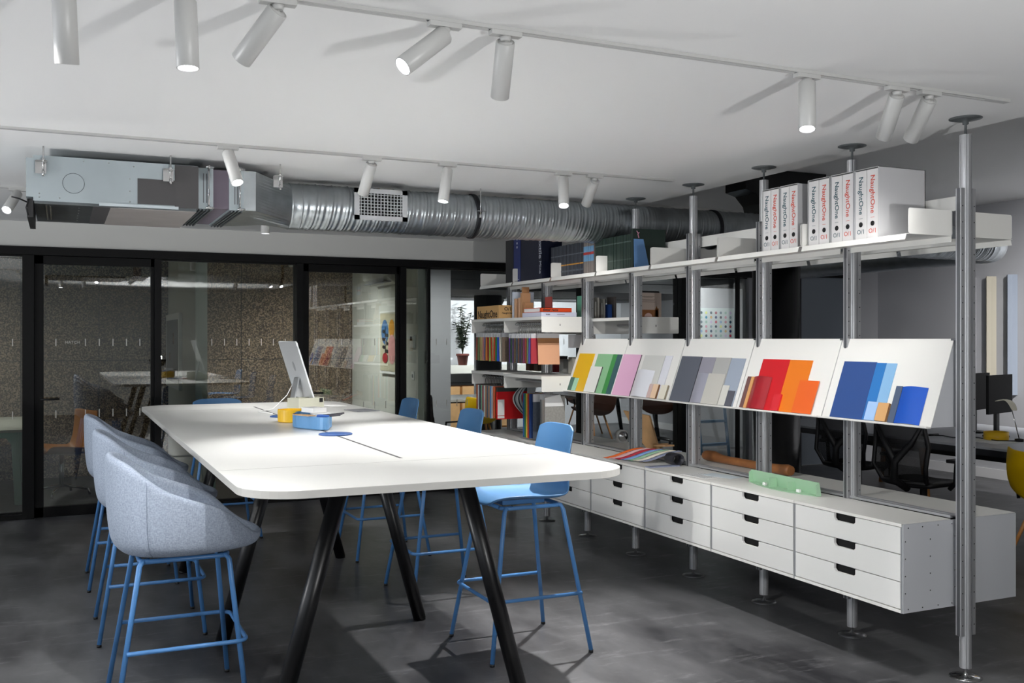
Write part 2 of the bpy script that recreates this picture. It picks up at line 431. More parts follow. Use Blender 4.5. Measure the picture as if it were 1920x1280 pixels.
# ---- meeting room furniture behind the glass
MINT = mat('mint_green', '7fa694', .5)
t = thing('meeting_table', 'white meeting table with mint green legs behind the left glass', 'table', (-1.2, 11.4, 0))
MB().box(-2.5, -.28, 10.5, 12.3, .71, .735).build('tabletop', mat('warm_laminate', 'b9b8ac', .5), t, bevel=.004)
for (x, y) in ((-.36, 10.56), (-2.4, 10.56), (-.36, 12.2), (-2.4, 12.2)):
    sx = 1 if x > -1 else -1
    MB().prism([(-.18*sx, 0), (0, 0), (.04*sx, -.7), (-.03*sx, -.7), (-.06*sx, -.12), (-.1*sx, -.06), (-.18*sx, -.05)], (0, .04, 0), (x, y, .71), (1,0,0), (0,0,1)).build('leg', MINT, t, bevel=.004)
def shell_chair(name, label, m, base='star', loc=(0,0,0), rz=0, seat=.45, group=None, arms=False, back=.42, armm=None):
    """low moulded shell chair facing +x"""
    t = thing(name, label, 'chair', (0,0,0), 0, group)
    P = []
    for i in range(13):
        v = i/12
        if v < .5: cx = .24-.46*(v/.5); cz = seat+.02*math.cos(v*2*pi)
        else:
            q = (v-.5)/.5; cx = -.22-.08*math.sin(q*pi/2)-.05*q; cz = seat-.02+.03*q+back*q
        w_ = .25-.06*max(0, v-.8)*5*.3
        row = []
        for k in range(9):
            s_ = -1+2*k/8
            lift = .09*abs(s_)**3*(1 if v < .6 else .3)
            fwd = .1*abs(s_)**2.5*(max(0, v-.45)/.55)
            row.append((cx+fwd, w_*s_, cz+lift))
        P.append(row)
    MB().grid(P).build('shell', m, t, solid=.012, subsurf=1)
    if base == 'star':
        MB().tube([(0,0,.08), (0,0,seat-.01)], .025).build('column', STEEL, t)
        for k in range(4):
            a = pi/4+k*pi/2
            MB().tube([(0,0,.1), (.26*math.cos(a), .26*math.sin(a), .06), (.28*math.cos(a), .28*math.sin(a), .0)], .013).build('foot', STEEL, t)
    elif base == 'castor':
        MB().tube([(0,0,.09), (0,0,seat-.01)], .025).build('column', LEGBLK, t)
        for k in range(5):
            a = .3+k*2*pi/5
            MB().tube([(0,0,.12), (.3*math.cos(a), .3*math.sin(a), .075)], [.022, .014]).build('foot', LEGBLK, t)
            MB().lathe([(.0, -.015), (.03, -.013), (.03, .013), (0, .015)], (.3*math.cos(a), .3*math.sin(a), .031), 12, 'Y').build('castor', BLACKP, t)
    else:
        for sx in (-1, 1):
            for sy in (-1, 1):
                MB().tube([(sx*.1, sy*.12, seat-.01), (sx*.24, sy*.22, 0)], [.016, .012]).build('leg', OAK, t)
    if arms:
        for sy in (-1, 1):
            MB().tube([(-.1, sy*.26, seat-.02), (-.1, sy*.29, seat+.2), (.16, sy*.29, seat+.2), (.16, sy*.26, seat)], .013, 8).build('armrest', armm or LEGBLK, t)
    t.location = loc; t.rotation_euler = (0,0,rz); WL[t.name] = Vector(loc)
    return t
ORG = mat('ochre_shell', 'a86a1c', .5)
shell_chair('shell_chair', 'ochre shell chair on a chrome star base behind the glass door', ORG, 'star', (.02, 11.15, 0), 3.6, seat=.42)
t = thing('side_table', 'white side table with mint legs in the right-hand meeting room', 'table', (1.9, 11.0, 0))
MB().box(1.42, 2.6, 10.45, 11.7, .70, .725).build('tabletop', MATS['warm_laminate'], t, bevel=.003)
for x, y in ((1.47, 10.8), (2.55, 10.8), (1.47, 11.6), (2.55, 11.6)):
    MB().box(x-.025, x+.025, y-.025, y+.025, 0, .7).build('leg', MINT, t)

# ---- far room behind the right glazing
t = thing('sideboard', 'low wooden sideboard with a dark top against the far white wall', 'cabinet', (5.6, 16.0, 0))
MB().box(4.5, 7.2, 15.85, 16.28, .05, .8).build('carcass', OAK, t)
MB().box(4.48, 7.22, 15.83, 16.29, .8, .83).build('top', BLACKP, t)
for x in (4.52, 5.4, 6.3): MB().box(x+.01, x+.86, 15.83, 15.85, .08, .78).build('door', PLY, t)
t = thing('window_ledge', 'white ledge running along the far wall under the plant', 'shelf', (5.5, 16.1, 1.0))
MB().box(3.9, 8.0, 15.9, 16.29, 1.0, 1.14).build('board', WHITEW, t)
t = thing('potted_plant', 'leafy green plant in a dark terracotta pot on the far ledge', 'plant', (6.35, 16.05, 1.14))
PXC = 6.40
MB().lathe([(.075, 0), (.10, .16), (.115, .16), (.115, .2), (.09, .2), (.0, .19)], (PXC, 16.05, 1.14), 20).build('pot', mat('terracotta_dark', '5a2620', .7), t)
stem = MB(); lf = MB()
for k in range(9):
    a = random.uniform(0, 6.28); h = random.uniform(.45, .85); sp = random.uniform(.04, .17)
    p0 = Vector((PXC, 16.05, 1.33)); p1 = p0+Vector((sp*.4*math.cos(a), sp*.4*math.sin(a), h*.5)); p2 = p0+Vector((sp*math.cos(a), sp*math.sin(a), h))
    stem.tube([p0, p1, p2], .006, 6)
    for j in range(14):
        f = .25+.75*j/13; q = p0.lerp(p1, f*2) if f < .5 else p1.lerp(p2, f*2-1)
        for e in range(5):
            b = random.uniform(0, 6.28); L = random.uniform(.07, .12); dz = random.uniform(-.04, .03)
            d = Vector((math.cos(b)*L, math.sin(b)*L, dz)); n = Vector((-math.sin(b), math.cos(b), random.uniform(-.5, .5)))*.014
            lf.add([q, q+d*.5+n, q+d, q+d*.5-n], [(0,1,2,3)])
stem.build('stem', mat('stem_green', '2c3522', .7), t); lf.build('foliage', mat('leaf_green', '1f2c1e', .6), t)
t = thing('meeting_table', 'white-topped meeting table in the far room beside the dark shell chair', 'table', (5.5, 13.6, 0))
MB().box(4.7, 6.3, 13.0, 14.2, .71, .74).build('tabletop', TABLEW, t)
MB().box(4.72, 6.28, 13.02, 14.18, .69, .71).build('frame', BLACKF, t)
for x, y in ((4.8, 13.1), (6.2, 13.1), (4.8, 14.1), (6.2, 14.1)): MB().tube([(x, y, 0), (x, y, .69)], .02).build('leg', BLACKF, t)
BRN = mat('brown_leather', '4a2a1c', .45); DBR = mat('dark_brown_shell', '231a1b', .45); YEL = mat('yellow_plastic', 'e0b400', .4)
shell_chair('shell_chair', 'dark brown shell chair with armrests seen through the glass right of the thermostat', DBR, 'castor', (4.05, 10.95, 0), .3, seat=.44, arms=True, back=.5)
shell_chair('yellow_chair', 'yellow chair beside the far white table behind the glass', YEL, 'leg', (5.3, 12.7, 0), 1.4, seat=.45, back=.34)
shell_chair('yellow_chair', 'yellow chair on the far side of the far white table', YEL, 'leg', (5.3, 14.65, 0), -1.5, seat=.45, back=.34)
t = thing('conference_table', 'dark conference table on a slanted leg in the room behind the shelving', 'table', (7.8, 13.4, 0))
MB().box(7.0, 8.7, 12.9, 14.4, .70, .74).build('tabletop', mat('dark_brown_top', '2a2422', .5), t)
for x, y, s_ in ((7.3, 13.1, -1), (8.4, 13.1, 1), (7.3, 14.2, -1), (8.4, 14.2, 1)):
    MB().tube([(x, y, .7), (x+.12*s_, y, 0)], [.04, .03]).build('leg', LEGBLK, t)
shell_chair('leather_chair', 'brown leather armchair on castors behind the plywood piece', BRN, 'castor', (8.15, 12.6, 0), 1.2, seat=.5, arms=True, back=.45)
shell_chair('leather_chair', 'brown leather chair on wooden legs behind the leftmost visible shelving post', BRN, 'leg', (7.15, 12.75, 0), 1.9, seat=.5, back=.45)
shell_chair('leather_chair', 'brown leather chair with armrests at the far side of the dark conference table', BRN, 'leg', (8.1, 14.75, 0), -1.6, seat=.5, back=.45, arms=True)

# ------------------------------------------------------------ black columns
def column(x, y, label, cap=True):
    t = thing('iron_column', label, 'column', (x, y, 0))
    M = mat('black_iron', '0c0c0e', .3)
    MB().lathe([(.235, 0), (.235, .12), (.22, .14), (.22, 2.3)], (x, y, 0), 32).build('shaft', M, t)
    MB().lathe([(.22, 2.3), (.25, 2.31), (.26, 2.35), (.25, 2.39), (.27, 2.41), (.27, 2.46), (.2, 2.5), (.2, 2.75)], (x, y, 0), 32).build('capital', M, t)
    b = [(0.0, 2.5), (.22, 2.5), (.23, 2.7), (.27, 2.84), (.36, 2.93), (.47, 2.96), (.47, 3.155), (0, 3.155)]
    for sx in (-1, 1):
        MB().prism([(sx*p[0], p[1]) for p in b], (0, .3, 0), (x, y-.15, 0), (1,0,0), (0,0,1)).build('bracket', M, t)
    return t
column(6.13, 7.42, 'black cast-iron column with a flared bracket top beyond the white binders')
column(6.13, 14.3, 'black column in the far room seen behind the cardboard box')

# ------------------------------------------------------------ galvanised ventilation
t = thing('air_handling_unit', 'grey galvanised ventilation box hung at the left end of the round duct', 'ventilation unit', (.3, 6.4, 2.345))
h = MB().use(GALVB).box(-.13, .725, 5.95, 6.85, 2.35, 2.597)
for (x, z) in ((-.1, 2.37), (-.1, 2.39), (.0, 2.37), (.38, 2.57), (.36, 2.5), (.36, 2.43), (.36, 2.37), (.12, 2.58), (.25, 2.58)):
    h.use(STEEL).lathe([(.004, 0), (.003, -.003)], (x, 5.95, z), 8, 'Y')
h.build('housing', None, t)
MB().box(.40, .728, 5.946, 5.95, 2.362, 2.505).box(.60, .73, 5.945, 5.95, 2.35, 2.595).build('insulation_panel', TAPE, t)
b = MB().use(GALVD).box(-.125, .72, 5.955, 6.845, 2.335, 2.35)
b.use(TAPE).box(.17, .3, 5.96, 6.84, 2.333, 2.336)
b.use(BEIGEP).box(.26, .72, 5.96, 6.84, 2.331, 2.336)
b.use(STEEL)
for i in range(6): b.lathe([(.004, 0), (.004, -.003)], (.10, 6.05+i*.13, 2.335), 8, 'Z')
b.box(-.07, -.062, 6.0, 6.7, 2.33, 2.336).box(-.05, -.042, 6.0, 6.7, 2.33, 2.336)
b.build('bottom_tray', None, t)
MB().box(.2, .62, 5.942, 5.952, 2.34, 2.356).build('edge_trim', mat('pale_aluminium', 'b9c2c6', .35, .7), t)
MB().box(-.165, -.13, 5.95, 6.84, 2.37, 2.58).build('end_flange', GALVB, t)
e = MB().use(BLACKP).box(-.16, -.13, 5.96, 6.6, 2.26, 2.36)
e.tube([(-.15, 5.99, 2.34), (-.2, 5.98, 2.36), (-.235, 5.96, 2.365)], .004, 6).tube([(-.15, 5.96, 2.36), (-.165, 5.955, 2.31), (-.155, 5.96, 2.27)], .004, 6)
e.build('connector_block', None, t)
r_ = MB()
n = 28
cpt = [(.07+.055*math.cos(2*pi*k/n), 5.949, 2.455+.055*math.sin(2*pi*k/n)) for k in range(n+1)]
r_.tube(cpt, .0012, 5); r_.build('knockout_ring', GALVD, t)
def hanger(x, y, zt, zb, par, lab=None):
    m = MB().tube([(x, y, zt), (x, y, LC)], .0045, 8)
    m.box(x-.035, x+.02, y-.002, y+.03, zt+.06, zt+.068)
    m.box(x-.04, x+.015, y+.002, y+.012, zt-.005, zt+.065)
    m.lathe([(.009, zt+.068), (.009, zt+.078)], (x, y, 0), 6).lathe([(.009, zt+.05), (.009, zt+.06)], (x, y, 0), 6)
    m.lathe([(.008, zt-.02), (.008, zt+.01)], (x, y, 0), 10)
    return m.build('hanger_rod', STEEL, par)
for x in (-.08, .575): hanger(x, 5.925, 2.5, 0, t)

t = thing('spiral_duct', 'long round galvanised spiral duct crossing the room below the ceiling', 'duct', (4.5, 6.5, 2.469))
DY, DZ, DR = 6.5, 2.469, .149
def flange(x0, x1):
    m = MB().use(GALVB)
    m.box(x0, x1, 5.965, 5.975, 2.365, 2.585).box(x0, x1, 6.83, 6.84, 2.365, 2.585)
    m.box(x0, x1, 5.965, 6.84, 2.355, 2.365).box(x0, x1, 5.965, 6.84, 2.585, 2.592)
    m.use(ALUD).box(x0+.03, x0+.035, 5.962, 5.966, 2.39, 2.56).box(x1-.04, x1-.035, 5.962, 5.966, 2.39, 2.56)
    m.use(GALVD)
    for k in range(4): m.box(x0+.01+k*.02, x0+.018+k*.02, 5.97, 6.83, 2.345, 2.356)
    m.use(STEEL).tube([(x0+.06, 5.95, 2.355), (x0+.06, 5.95, 2.60)], .005, 8)
    for z in (2.36, 2.597): m.tube([(x0+.045, 5.95, z), (x0+.09, 5.95, z)], .006, 6).lathe([(.01, -.008), (.01, .008)], (x0+.06, 5.95, z), 8)
    return m
flange(.728, .815).build('flange', None, t); flange(.905, .99).build('flange', None, t)
MB().box(.812, .908, 5.975, 6.83, 2.362, 2.588).build('flexible_connector', MAUVE, t)
x0, x1 = .985, 1.34
MB().box(.97, 1.06, 5.97, 6.838, 2.358, 2.592).build('collar', GALV, t)
# square to round transition
N = 48; A = []; Bq = []
for k in range(N):
    a = 2*pi*k/N; c_, s_ = math.cos(a), math.sin(a)
    q = 1/max(abs(c_), abs(s_))
    A.append((1.06, 6.404+c_*q*.434, 2.475+s_*q*.117)); Bq.append((1.36, DY+c_*DR, DZ+s_*DR))
MB().grid([A, Bq], closed=True, smooth=False).build('transition', GALV, t)
MB().lathe([(DR+.001, 1.355), (DR+.004, 1.36), (DR+.001, 1.37), (DR+.001, 1.42), (DR+.003, 1.425), (DR, 1.43)], (0, DY, DZ), 48, 'X').build('end_collar', GALV, t)
P = []; nx = 1100; nt_ = 40; X0, X1 = 1.42, 7.75; pitch = .108
for i in range(nx+1):
    x = X0+(X1-X0)*i/nx; row = []
    for k in range(nt_):
        a = 2*pi*k/nt_; ph = ((x/pitch)+k/nt_) % 1.0
        r = DR+(.0065*math.exp(-((ph-.5)/.05)**2))-.003*math.exp(-((ph-.62)/.05)**2)+.0010*math.cos(ph*2*pi*3)*1.3
        row.append((x, DY+r*math.cos(a), DZ+r*math.sin(a)))
    P.append(row)
pipe = MB().grid(P, closed=True).build('pipe', GALV, t)
# elbow at the right end, turning away
P = []
for i in range(40):
    a = (pi/2)*i/39; R_ = .3; cx = X1+R_*math.sin(a); cy = DY+R_*(1-math.cos(a)); row = []
    rr = DR+(.004 if i % 5 == 0 else 0)
    for k in range(nt_):
        b = 2*pi*k/nt_; row.append((cx+rr*math.cos(b)*math.sin(a)*1, cy-rr*math.cos(b)*math.cos(a), DZ+rr*math.sin(b)))
    P.append(row)
P2 = []
for i in range(20):
    row = []
    for k in range(nt_):
        b = 2*pi*k/nt_; row.append((X1+.3+DR*math.cos(b), DY+.3+i*.15, DZ+DR*math.sin(b)))
    P2.append(row)
MB().grid(P, closed=True).grid(P2, closed=True).build('elbow', GALV, t)
for x in (2.64, 4.7): MB().lathe([(DR+.006, x), (DR+.009, x+.004), (DR+.009, x+.03), (DR+.006, x+.034)], (0, DY, DZ), 48, 'X').build('joint_band', mat('dark_band', '2c2d30', .5, .6), t)
g = MB().use(mat('grille_white', 'c6c8ca', .45))
gx0, gx1, gz0, gz1, gy = 1.76, 2.125, 2.385, 2.592, 6.335
for bx in ((gx0, gx1, gz0, gz0+.03), (gx0, gx1, gz1-.03, gz1), (gx0, gx0+.035, gz0, gz1), (gx1-.035, gx1, gz0, gz1)): g.box(bx[0], bx[1], gy-.008, gy, bx[2], bx[3])
g.use(GALVB).box(gx0+.01, gx0+.014, gy, gy+.1, gz0+.01, gz1-.01).box(gx1-.014, gx1-.01, gy, gy+.1, gz0+.01, gz1-.01).box(gx0+.01, gx1-.01, gy, gy+.1, gz0+.01, gz0+.014).box(gx0+.01, gx1-.01, gy, gy+.1, gz1-.014, gz1-.01)
g.use(MATS['grille_white'])
for i in range(13): x = gx0+.045+i*.0228; g.box(x, x+.004, gy-.004, gy+.012, gz0+.03, gz1-.03)
for i in range(7): z = gz0+.043+i*.0205; g.box(gx0+.035, gx1-.035, gy-.006, gy, z, z+.004)
g.use(DARK).box(gx0+.02, gx1-.02, gy+.014, gy+.018, gz0+.02, gz1-.02)
g.build('grille', None, t)
hanger(1.20, 5.95, 2.51, 0, t)
m = MB().tube([(2.66, 6.335, 2.44), (2.66, 6.335, LC)], .004, 8).lathe([(.008, 2.44), (.008, 2.47)], (2.66, 6.335, 0), 8).box(2.64, 2.70, 6.33, 6.36, 2.485, 2.49)
m.build('hanger_rod', STEEL, t)

# ------------------------------------------------------------ ceiling tracks and spotlights
def track(y, x0, x1, label, z=LC):
    t = thing('lighting_track', label, 'lighting track', ((x0+x1)/2, y, z))
    m = MB().use(LAMPB).box(x0, x1, y-.018, y-.008, z-.012, z).box(x0, x1, y+.008, y+.018, z-.012, z).use(ALUD).box(x0, x1-.1, y-.008, y+.008, z-.004, z)
    m.build('rail', None, t)
    MB().box(x1-.14, x1, y-.017, y+.017, z-.013, z-.002).build('end_cap', LAMPB, t)
    return t
track(3.03, -3.0, 3.77, 'near ceiling lighting track running from above the camera towards the shelving')
track(5.46, -3.0, 3.66, 'middle ceiling lighting track in front of the round duct')
track(7.6, -3.0, 1.8, 'far ceiling lighting track behind the ventilation box')
def make_lamp():
    t = thing('track_spotlight', 'x', 'spotlight', (0,0,0), 0, 'white cylinder spotlights on the tracks')
    m = MB().box(-.055, .055, -.016, .016, -.028, -.012).lathe([(.016, -.045), (.02, -.03)], (0,0,0), 14).lathe([(.006, -.06), (.006, -.045)], (0,0,0), 8)
    m.build('adapter', LAMPB, t)
    R, L = .0325, .2
    b = MB().lathe([(0, 0), (.022, 0), (.022, -.002), (.0285, -.002), (.0305, 0), (R, -.003), (R, -L), (R-.002, -L-.001), (R-.004, -L), (R-.005, -L+.02)], (0,0,0), 28)
    b.f.pop(); b.m.pop(); b.sm.pop()
    lb = b.build('lamp_body', LAMPB, t)
    MB().lathe([(0, -L+.014), (R-.0045, -L+.014)], (0,0,0), 24, smooth=False).build('lens', LENS, lb)
    return t
lamp0 = make_lamp(); first = [True]
def place_lamp(x, y, d, label, power, z=LC, spot=74, blend=1.0, drop=.05, off=.0):
    if first[0]:
        r = lamp0; r.location = (x, y, z); r['label'] = label; first[0] = False
    else: r = dup(lamp0, (x, y, z), None, label)
    d = Vector(d).normalized(); q = (-d).to_track_quat('Z', 'Y')
    top = Vector((off, 0, -drop))
    for ch in r.children:
        n_ = ch.name.split('.')[0]
        if n_ in ('lamp_body', 'lens'):
            ch.rotation_mode = 'QUATERNION'; ch.rotation_quaternion = q; ch.location = top
    if power > 0:
        l = bpy.data.lights.new('spot', 'SPOT'); l.energy = power; l.spot_size = math.radians(spot); l.spot_blend = blend
        l.shadow_soft_size = .022; l.color = (1, .985, .97)
        lo = bpy.data.objects.new('spot_light', l); COL.objects.link(lo); lo.parent = r
        lo.rotation_mode = 'QUATERNION'; lo.rotation_quaternion = q; lo.location = top+d*.19
    return r
PW = 60
S_ = [
 (.01, 3.03, (.05, .25, -1), 'vertical spotlight at the far left top edge, its lens hidden', PW*1.0, .07, 90),
 (.335, 3.03, (.03, -.06, -1), 'vertical spotlight at the top edge showing its glowing lens', PW*0.9, .055, 90),
 (.604, 3.03, (-.445, .616, -.65), 'near spotlight tilted down to the left with its vented back visible', PW*1.5, .045, 100),
 (1.145, 3.03, (-.76, -.12, -.64), 'near spotlight tilted steeply left with a lit lens rim', PW*0.6, .05, 60),
 (1.363, 3.03, (.162, .601, -.782), 'near vertical spotlight right of the steeply tilted one', PW*0.7, .045, 46),
 (2.655, 3.03, (-.181, -.208, -.961), 'lone vertical spotlight with a glowing lens left of the tilted pair by the shelving', PW*3.5, .045, 100),
 (3.125, 3.03, (.274, .632, -.725), 'left of the two tilted spotlights near the track end by the shelving', PW*0.18, .045, 70),
 (3.305, 3.03, (.216, .701, -.68), 'right of the two tilted spotlights near the track end by the shelving', PW*0.14, .045, 70),
 (.822, 5.46, (.179, -.461, -.869), 'spotlight with a glowing lens hanging before the mauve duct connector', PW*1.4, .045, 60),
 (1.619, 5.46, (-.076, .606, -.792), 'tilted spotlight hanging in front of the white duct grille', PW*1.3, .045, 62),
 (2.081, 5.46, (-.18, -.12, -.97), 'tilted spotlight just right of the white duct grille', PW*1.6, .045, 56),
 (2.85, 5.46, (-.17, -.365, -.916), 'upright spotlight on the middle track, left of its last neighbour', PW*3.2, .045, 78),
 (3.074, 5.46, (.112, .758, -.643), 'last tilted spotlight at the right end of the middle track', PW*0.8, .045, 80),
 (-.262, 7.6, (-.314, -.676, -.666), 'bright spotlight at the left edge behind the ventilation box', PW*0.8, .045, 80),
 (1.42, 7.6, (0, 0, -1), 'spotlight mostly hidden behind the duct, only its lens end showing', PW*0.8, .045, 80),
]
S_ += [(-.6, 3.03, (4.1, 1.4, -2.1), 'unseen spotlight added left of the view on the near track to brighten the shelving', PW*2.2, .045, 54),  # extra unseen track spots, added so the shelving fronts receive light
 (-1.3, 3.03, (4.8, 3.2, -1.95), 'unseen spotlight added far left on the near track to brighten the farther shelving', PW*1.4, .045, 44),
 (-1.0, 5.46, (4.6, -.6, -1.0), 'unseen spotlight added left of the view on the middle track to brighten the binders', PW*.9, .045, 44)]
for x, y, d, lab, pw, dr, cn in S_: place_lamp(x, y, d, lab, pw, drop=dr, spot=cn)
# spotlights of the brighter office beyond the shelving
track(5.0, 6.9, 9.6, 'high ceiling lighting track in the office beyond the shelving', HC)
for i, (x, dd_) in enumerate(((9.02, (.5, .55, -.7)), (9.33, (.45, .7, -.62)), (7.6, (2.1, 1.6, -1.6)))):  # last lamp is added out of view to light the right wall
    place_lamp(x, 5.0, dd_, ['grey-looking spotlight beyond the shelving at the right edge, aimed at the wall', 'spotlight at the extreme right edge beyond the shelving', 'unseen spotlight added over the office desk to brighten the right wall'][i], PW*(.7, .7, 6.5)[i], z=HC, spot=(60, 60, 84)[i])
track(14.8, 4.4, 9.0, 'dark soffit lighting track in the far room', 2.28)
for i, x in enumerate((5.1, 6.6, 8.2)):
    place_lamp(x, 14.8, (0, .75, -.6), 'small spotlight under the dark soffit of the far room, ' + ['left', 'middle', 'right'][i] + ' one of three', PW*1.1, z=2.28, spot=150, blend=.4)
place_lamp(4.45, 11.3, (.1, .25, -1), 'spotlight added to brighten the passage behind the glazing right of the thermostat', PW*2.2, z=HC, spot=120)  # added lamp, lifts the brightness of the passage
place_lamp(7.9, 11.4, (.1, .2, -1), 'spotlight added to brighten the dim room behind the shelving near the dot print', PW*2.6, z=HC, spot=140)  # added lamp, keeps the room behind the shelving from going black
place_lamp(-1.2, 11.0, (0, .3, -1), 'spotlight added to light the left meeting room behind the glass', PW*1.2, spot=140)  # added lamp that lights the left meeting room
place_lamp(2.3, 11.0, (.3, .3, -1), 'spotlight added to light the right meeting room behind the glass', PW*2, spot=140)  # added lamp that lights the right meeting room

# ------------------------------------------------------------ the big table
TZ = 1.095
TX0, TX1, TY0, TY1 = .55, 2.045, 3.28, 7.95
t = thing('high_table', 'long white bar-height table on slanted black legs', 'table', (1.3, 5.6, 0))
MB().use(TABLEEDGE).prism(rrect(TX0, TX1, TY0, TY1, .2, 10), (0,0,.026), (0,0,TZ-.027)).use(TABLEW).prism(rrect(TX0+.001, TX1-.001, TY0+.001, TY1-.001, .2, 10), (0,0,.001), (0,0,TZ-.001)).build('tabletop', None, t)
s = MB().use(mat('seam_grey', '8d8d8a', .6)).box(TX0+.002, TX1-.002, 3.905, 3.9075, TZ-.0005, TZ+.0003).box(TX0+.002, TX1-.002, 7.3, 7.3025, TZ-.0005, TZ+.0003)
s.use(mat('cable_slot', '3c3c3e', .7)).box(1.308, 1.322, 4.0, 7.48, TZ-.001, TZ+.0006)
s.build('cable_slot', None, t)
for y in (3.98, 5.35, 7.1):
    for sg, fx in ((-1, .775), (1, 1.87)):
        tx = fx-sg*.29
        m = MB().tube([(fx, y, 0), (fx, y, .012)], .033, 20)
        m.tube([(fx, y, .006), (tx, y, TZ-.04)], .036, 20)
        m.build('leg', LEGBLK, t)
    MB().box(.95, 1.68, y-.03, y+.03, TZ-.045, TZ-.027).build('crossbar', LEGBLK, t)
MB().box(1.27, 1.36, 3.98, 7.1, TZ-.05, TZ-.03).build('underframe', LEGBLK, t)
# items on the table
NAVY = mat('navy_disc', '2f4f86', .4)
for y, lab in ((5.12, 'navy round cable cover in front of the blue tray'), (6.44, 'dark round cable cover behind the yellow tray')):
    tag(MB().lathe([(.088, 0), (.088, .005), (.085, .007), (0, .007)], (1.322, y, TZ+.001), 36).build('cable_cover', NAVY), lab, 'cable cover', 'round cable covers on the table slot')
TRB = mat('tray_blue', '5c8fbe', .4)
def tray(name, label, m, c, pts_outer, h, rz):
    t = thing(name, label, 'tray', (c[0], c[1], TZ+.002))
    R = Matrix.Rotation(rz, 3, 'Z')
    def ring(sc, z): return [Vector(c+(0,))*1+R @ Vector((p[0]*sc[0], p[1]*sc[1], 0))+Vector((0,0,z)) for p in pts_outer]
    z0 = TZ+.002
    rows = [ring((.0, .0), z0), ring((.96, .97), z0), ring((1, 1), z0+.004), ring((1, 1), z0+h), ring((.97, .98), z0+h), ring((.95, .97), z0+.006), ring((0, 0), z0+.006)]
    MB().grid(rows, closed=True, smooth=False).build('dish', m, t)
    return t
stad = []
for k in range(48):
    a = 2*pi*k/48; rr = 1+.16*math.cos(2*a)
    stad.append((.094*math.cos(a)*(1+.12*math.cos(4*a)), .235*math.sin(a)*(1+.1*math.cos(4*a))))
tray('desk_tray', 'blue lobed desk tray on the table slot', TRB, (1.315, 5.62), stad, .072, .05)
circ = [(.085*math.cos(2*pi*k/36), .085*math.sin(2*pi*k/36)) for k in range(36)]
tray('desk_tray', 'round yellow tray behind the blue tray', mat('tray_yellow', 'e3b51c', .4), (1.285, 6.02), circ, .075, 0)
# things sitting in the blue tray
def small(name, label, cat, m, c, dims, rz=0, rx=0, ry=0, group=None, bev=.001):
    M = Matrix.Rotation(rz, 3, 'Z') @ Matrix.Rotation(rx, 3, 'X') @ Matrix.Rotation(ry, 3, 'Y')
    return tag(MB().obox(c, *dims, M).build(name, m, bevel=bev), label, cat, group)
zt = TZ+.008
small('white_box', 'small white box on top of the heap in the blue tray', 'box', PAPER, (1.335, 5.66, zt+.088), (.09, .13, .028), .3)
small('white_box', 'flat white box lying under the other in the blue tray', 'box', PAPER, (1.365, 5.62, zt+.0655), (.10, .15, .014), -.1)
small('storage_box', 'grey box filling the bottom of the blue tray', 'box', mat('pale_grey_card', '9aa3ab', .6), (1.315, 5.62, zt+.029), (.11, .26, .058), .05)
small('colour_swatch', 'tan colour swatch leaning out of the blue tray', 'swatch', PLY, (1.245, 5.52, zt+.070), (.05, .16, .004), .35)
small('notepad', 'bright blue notepad in the blue tray', 'notepad', mat('bright_blue', '2f66c0', .5), (1.345, 5.48, zt+.066), (.07, .09, .008), -.3)
for k in range(3):
    c0 = Vector((1.37+.016*k, 5.43+.02*k, zt+.066+.004*k)); d = Vector((.055, -.02, .006))
    tag(MB().tube([c0-d, c0+d], .0038, 8).build('pen', mat('pen_dark', '2c2a33', .4)), 'dark pen lying across the front of the blue tray', 'pen', 'pens in the blue tray')
# beige box
t = thing('desk_organiser', 'pale beige open box standing before the silver computer', 'box', (1.58, 6.88, TZ+.002))
M = Matrix.Rotation(.45, 3, 'Z'); BG = mat('organiser_beige', 'b5b5a4', .5); z0 = TZ+.002
c0 = Vector((1.56, 6.86, z0))
mb = MB()
for (cx, cy, sx, sy, cz, sz) in ((0, -.06, .22, .004, .047, .094), (0, .06, .22, .004, .047, .094), (-.108, 0, .004, .12, .047, .094), (.108, 0, .004, .12, .047, .094), (0, 0, .22, .12, .002, .004)):
    mb.obox(c0+M @ Vector((cx, cy, cz)), sx, sy, sz, M)
mb.build('body', BG, t)
MB().obox(c0+M @ Vector((.085, -.0625, .075)), .03, .002, .028, M).build('handle_hole', DARK, t)
for k in range(3): small('marker_pen', 'red marker lying beside the beige box', 'pen', mat('marker_red', 'b8594f', .5), (1.42+.012*k, 6.72-.01*k, TZ+.008), (.09, .01, .01), .5, group='red markers beside the beige box')
small('notebook', 'flat white sheet on the table right of the beige box', 'paper', PAPER, (1.88, 7.3, TZ+.003), (.12, .17, .002), .1)
small('notebook', 'grey flat booklet on the table right of the beige box', 'booklet', mat('booklet_grey', '77787c', .6), (1.93, 6.75, TZ+.004), (.17, .22, .004), .2)
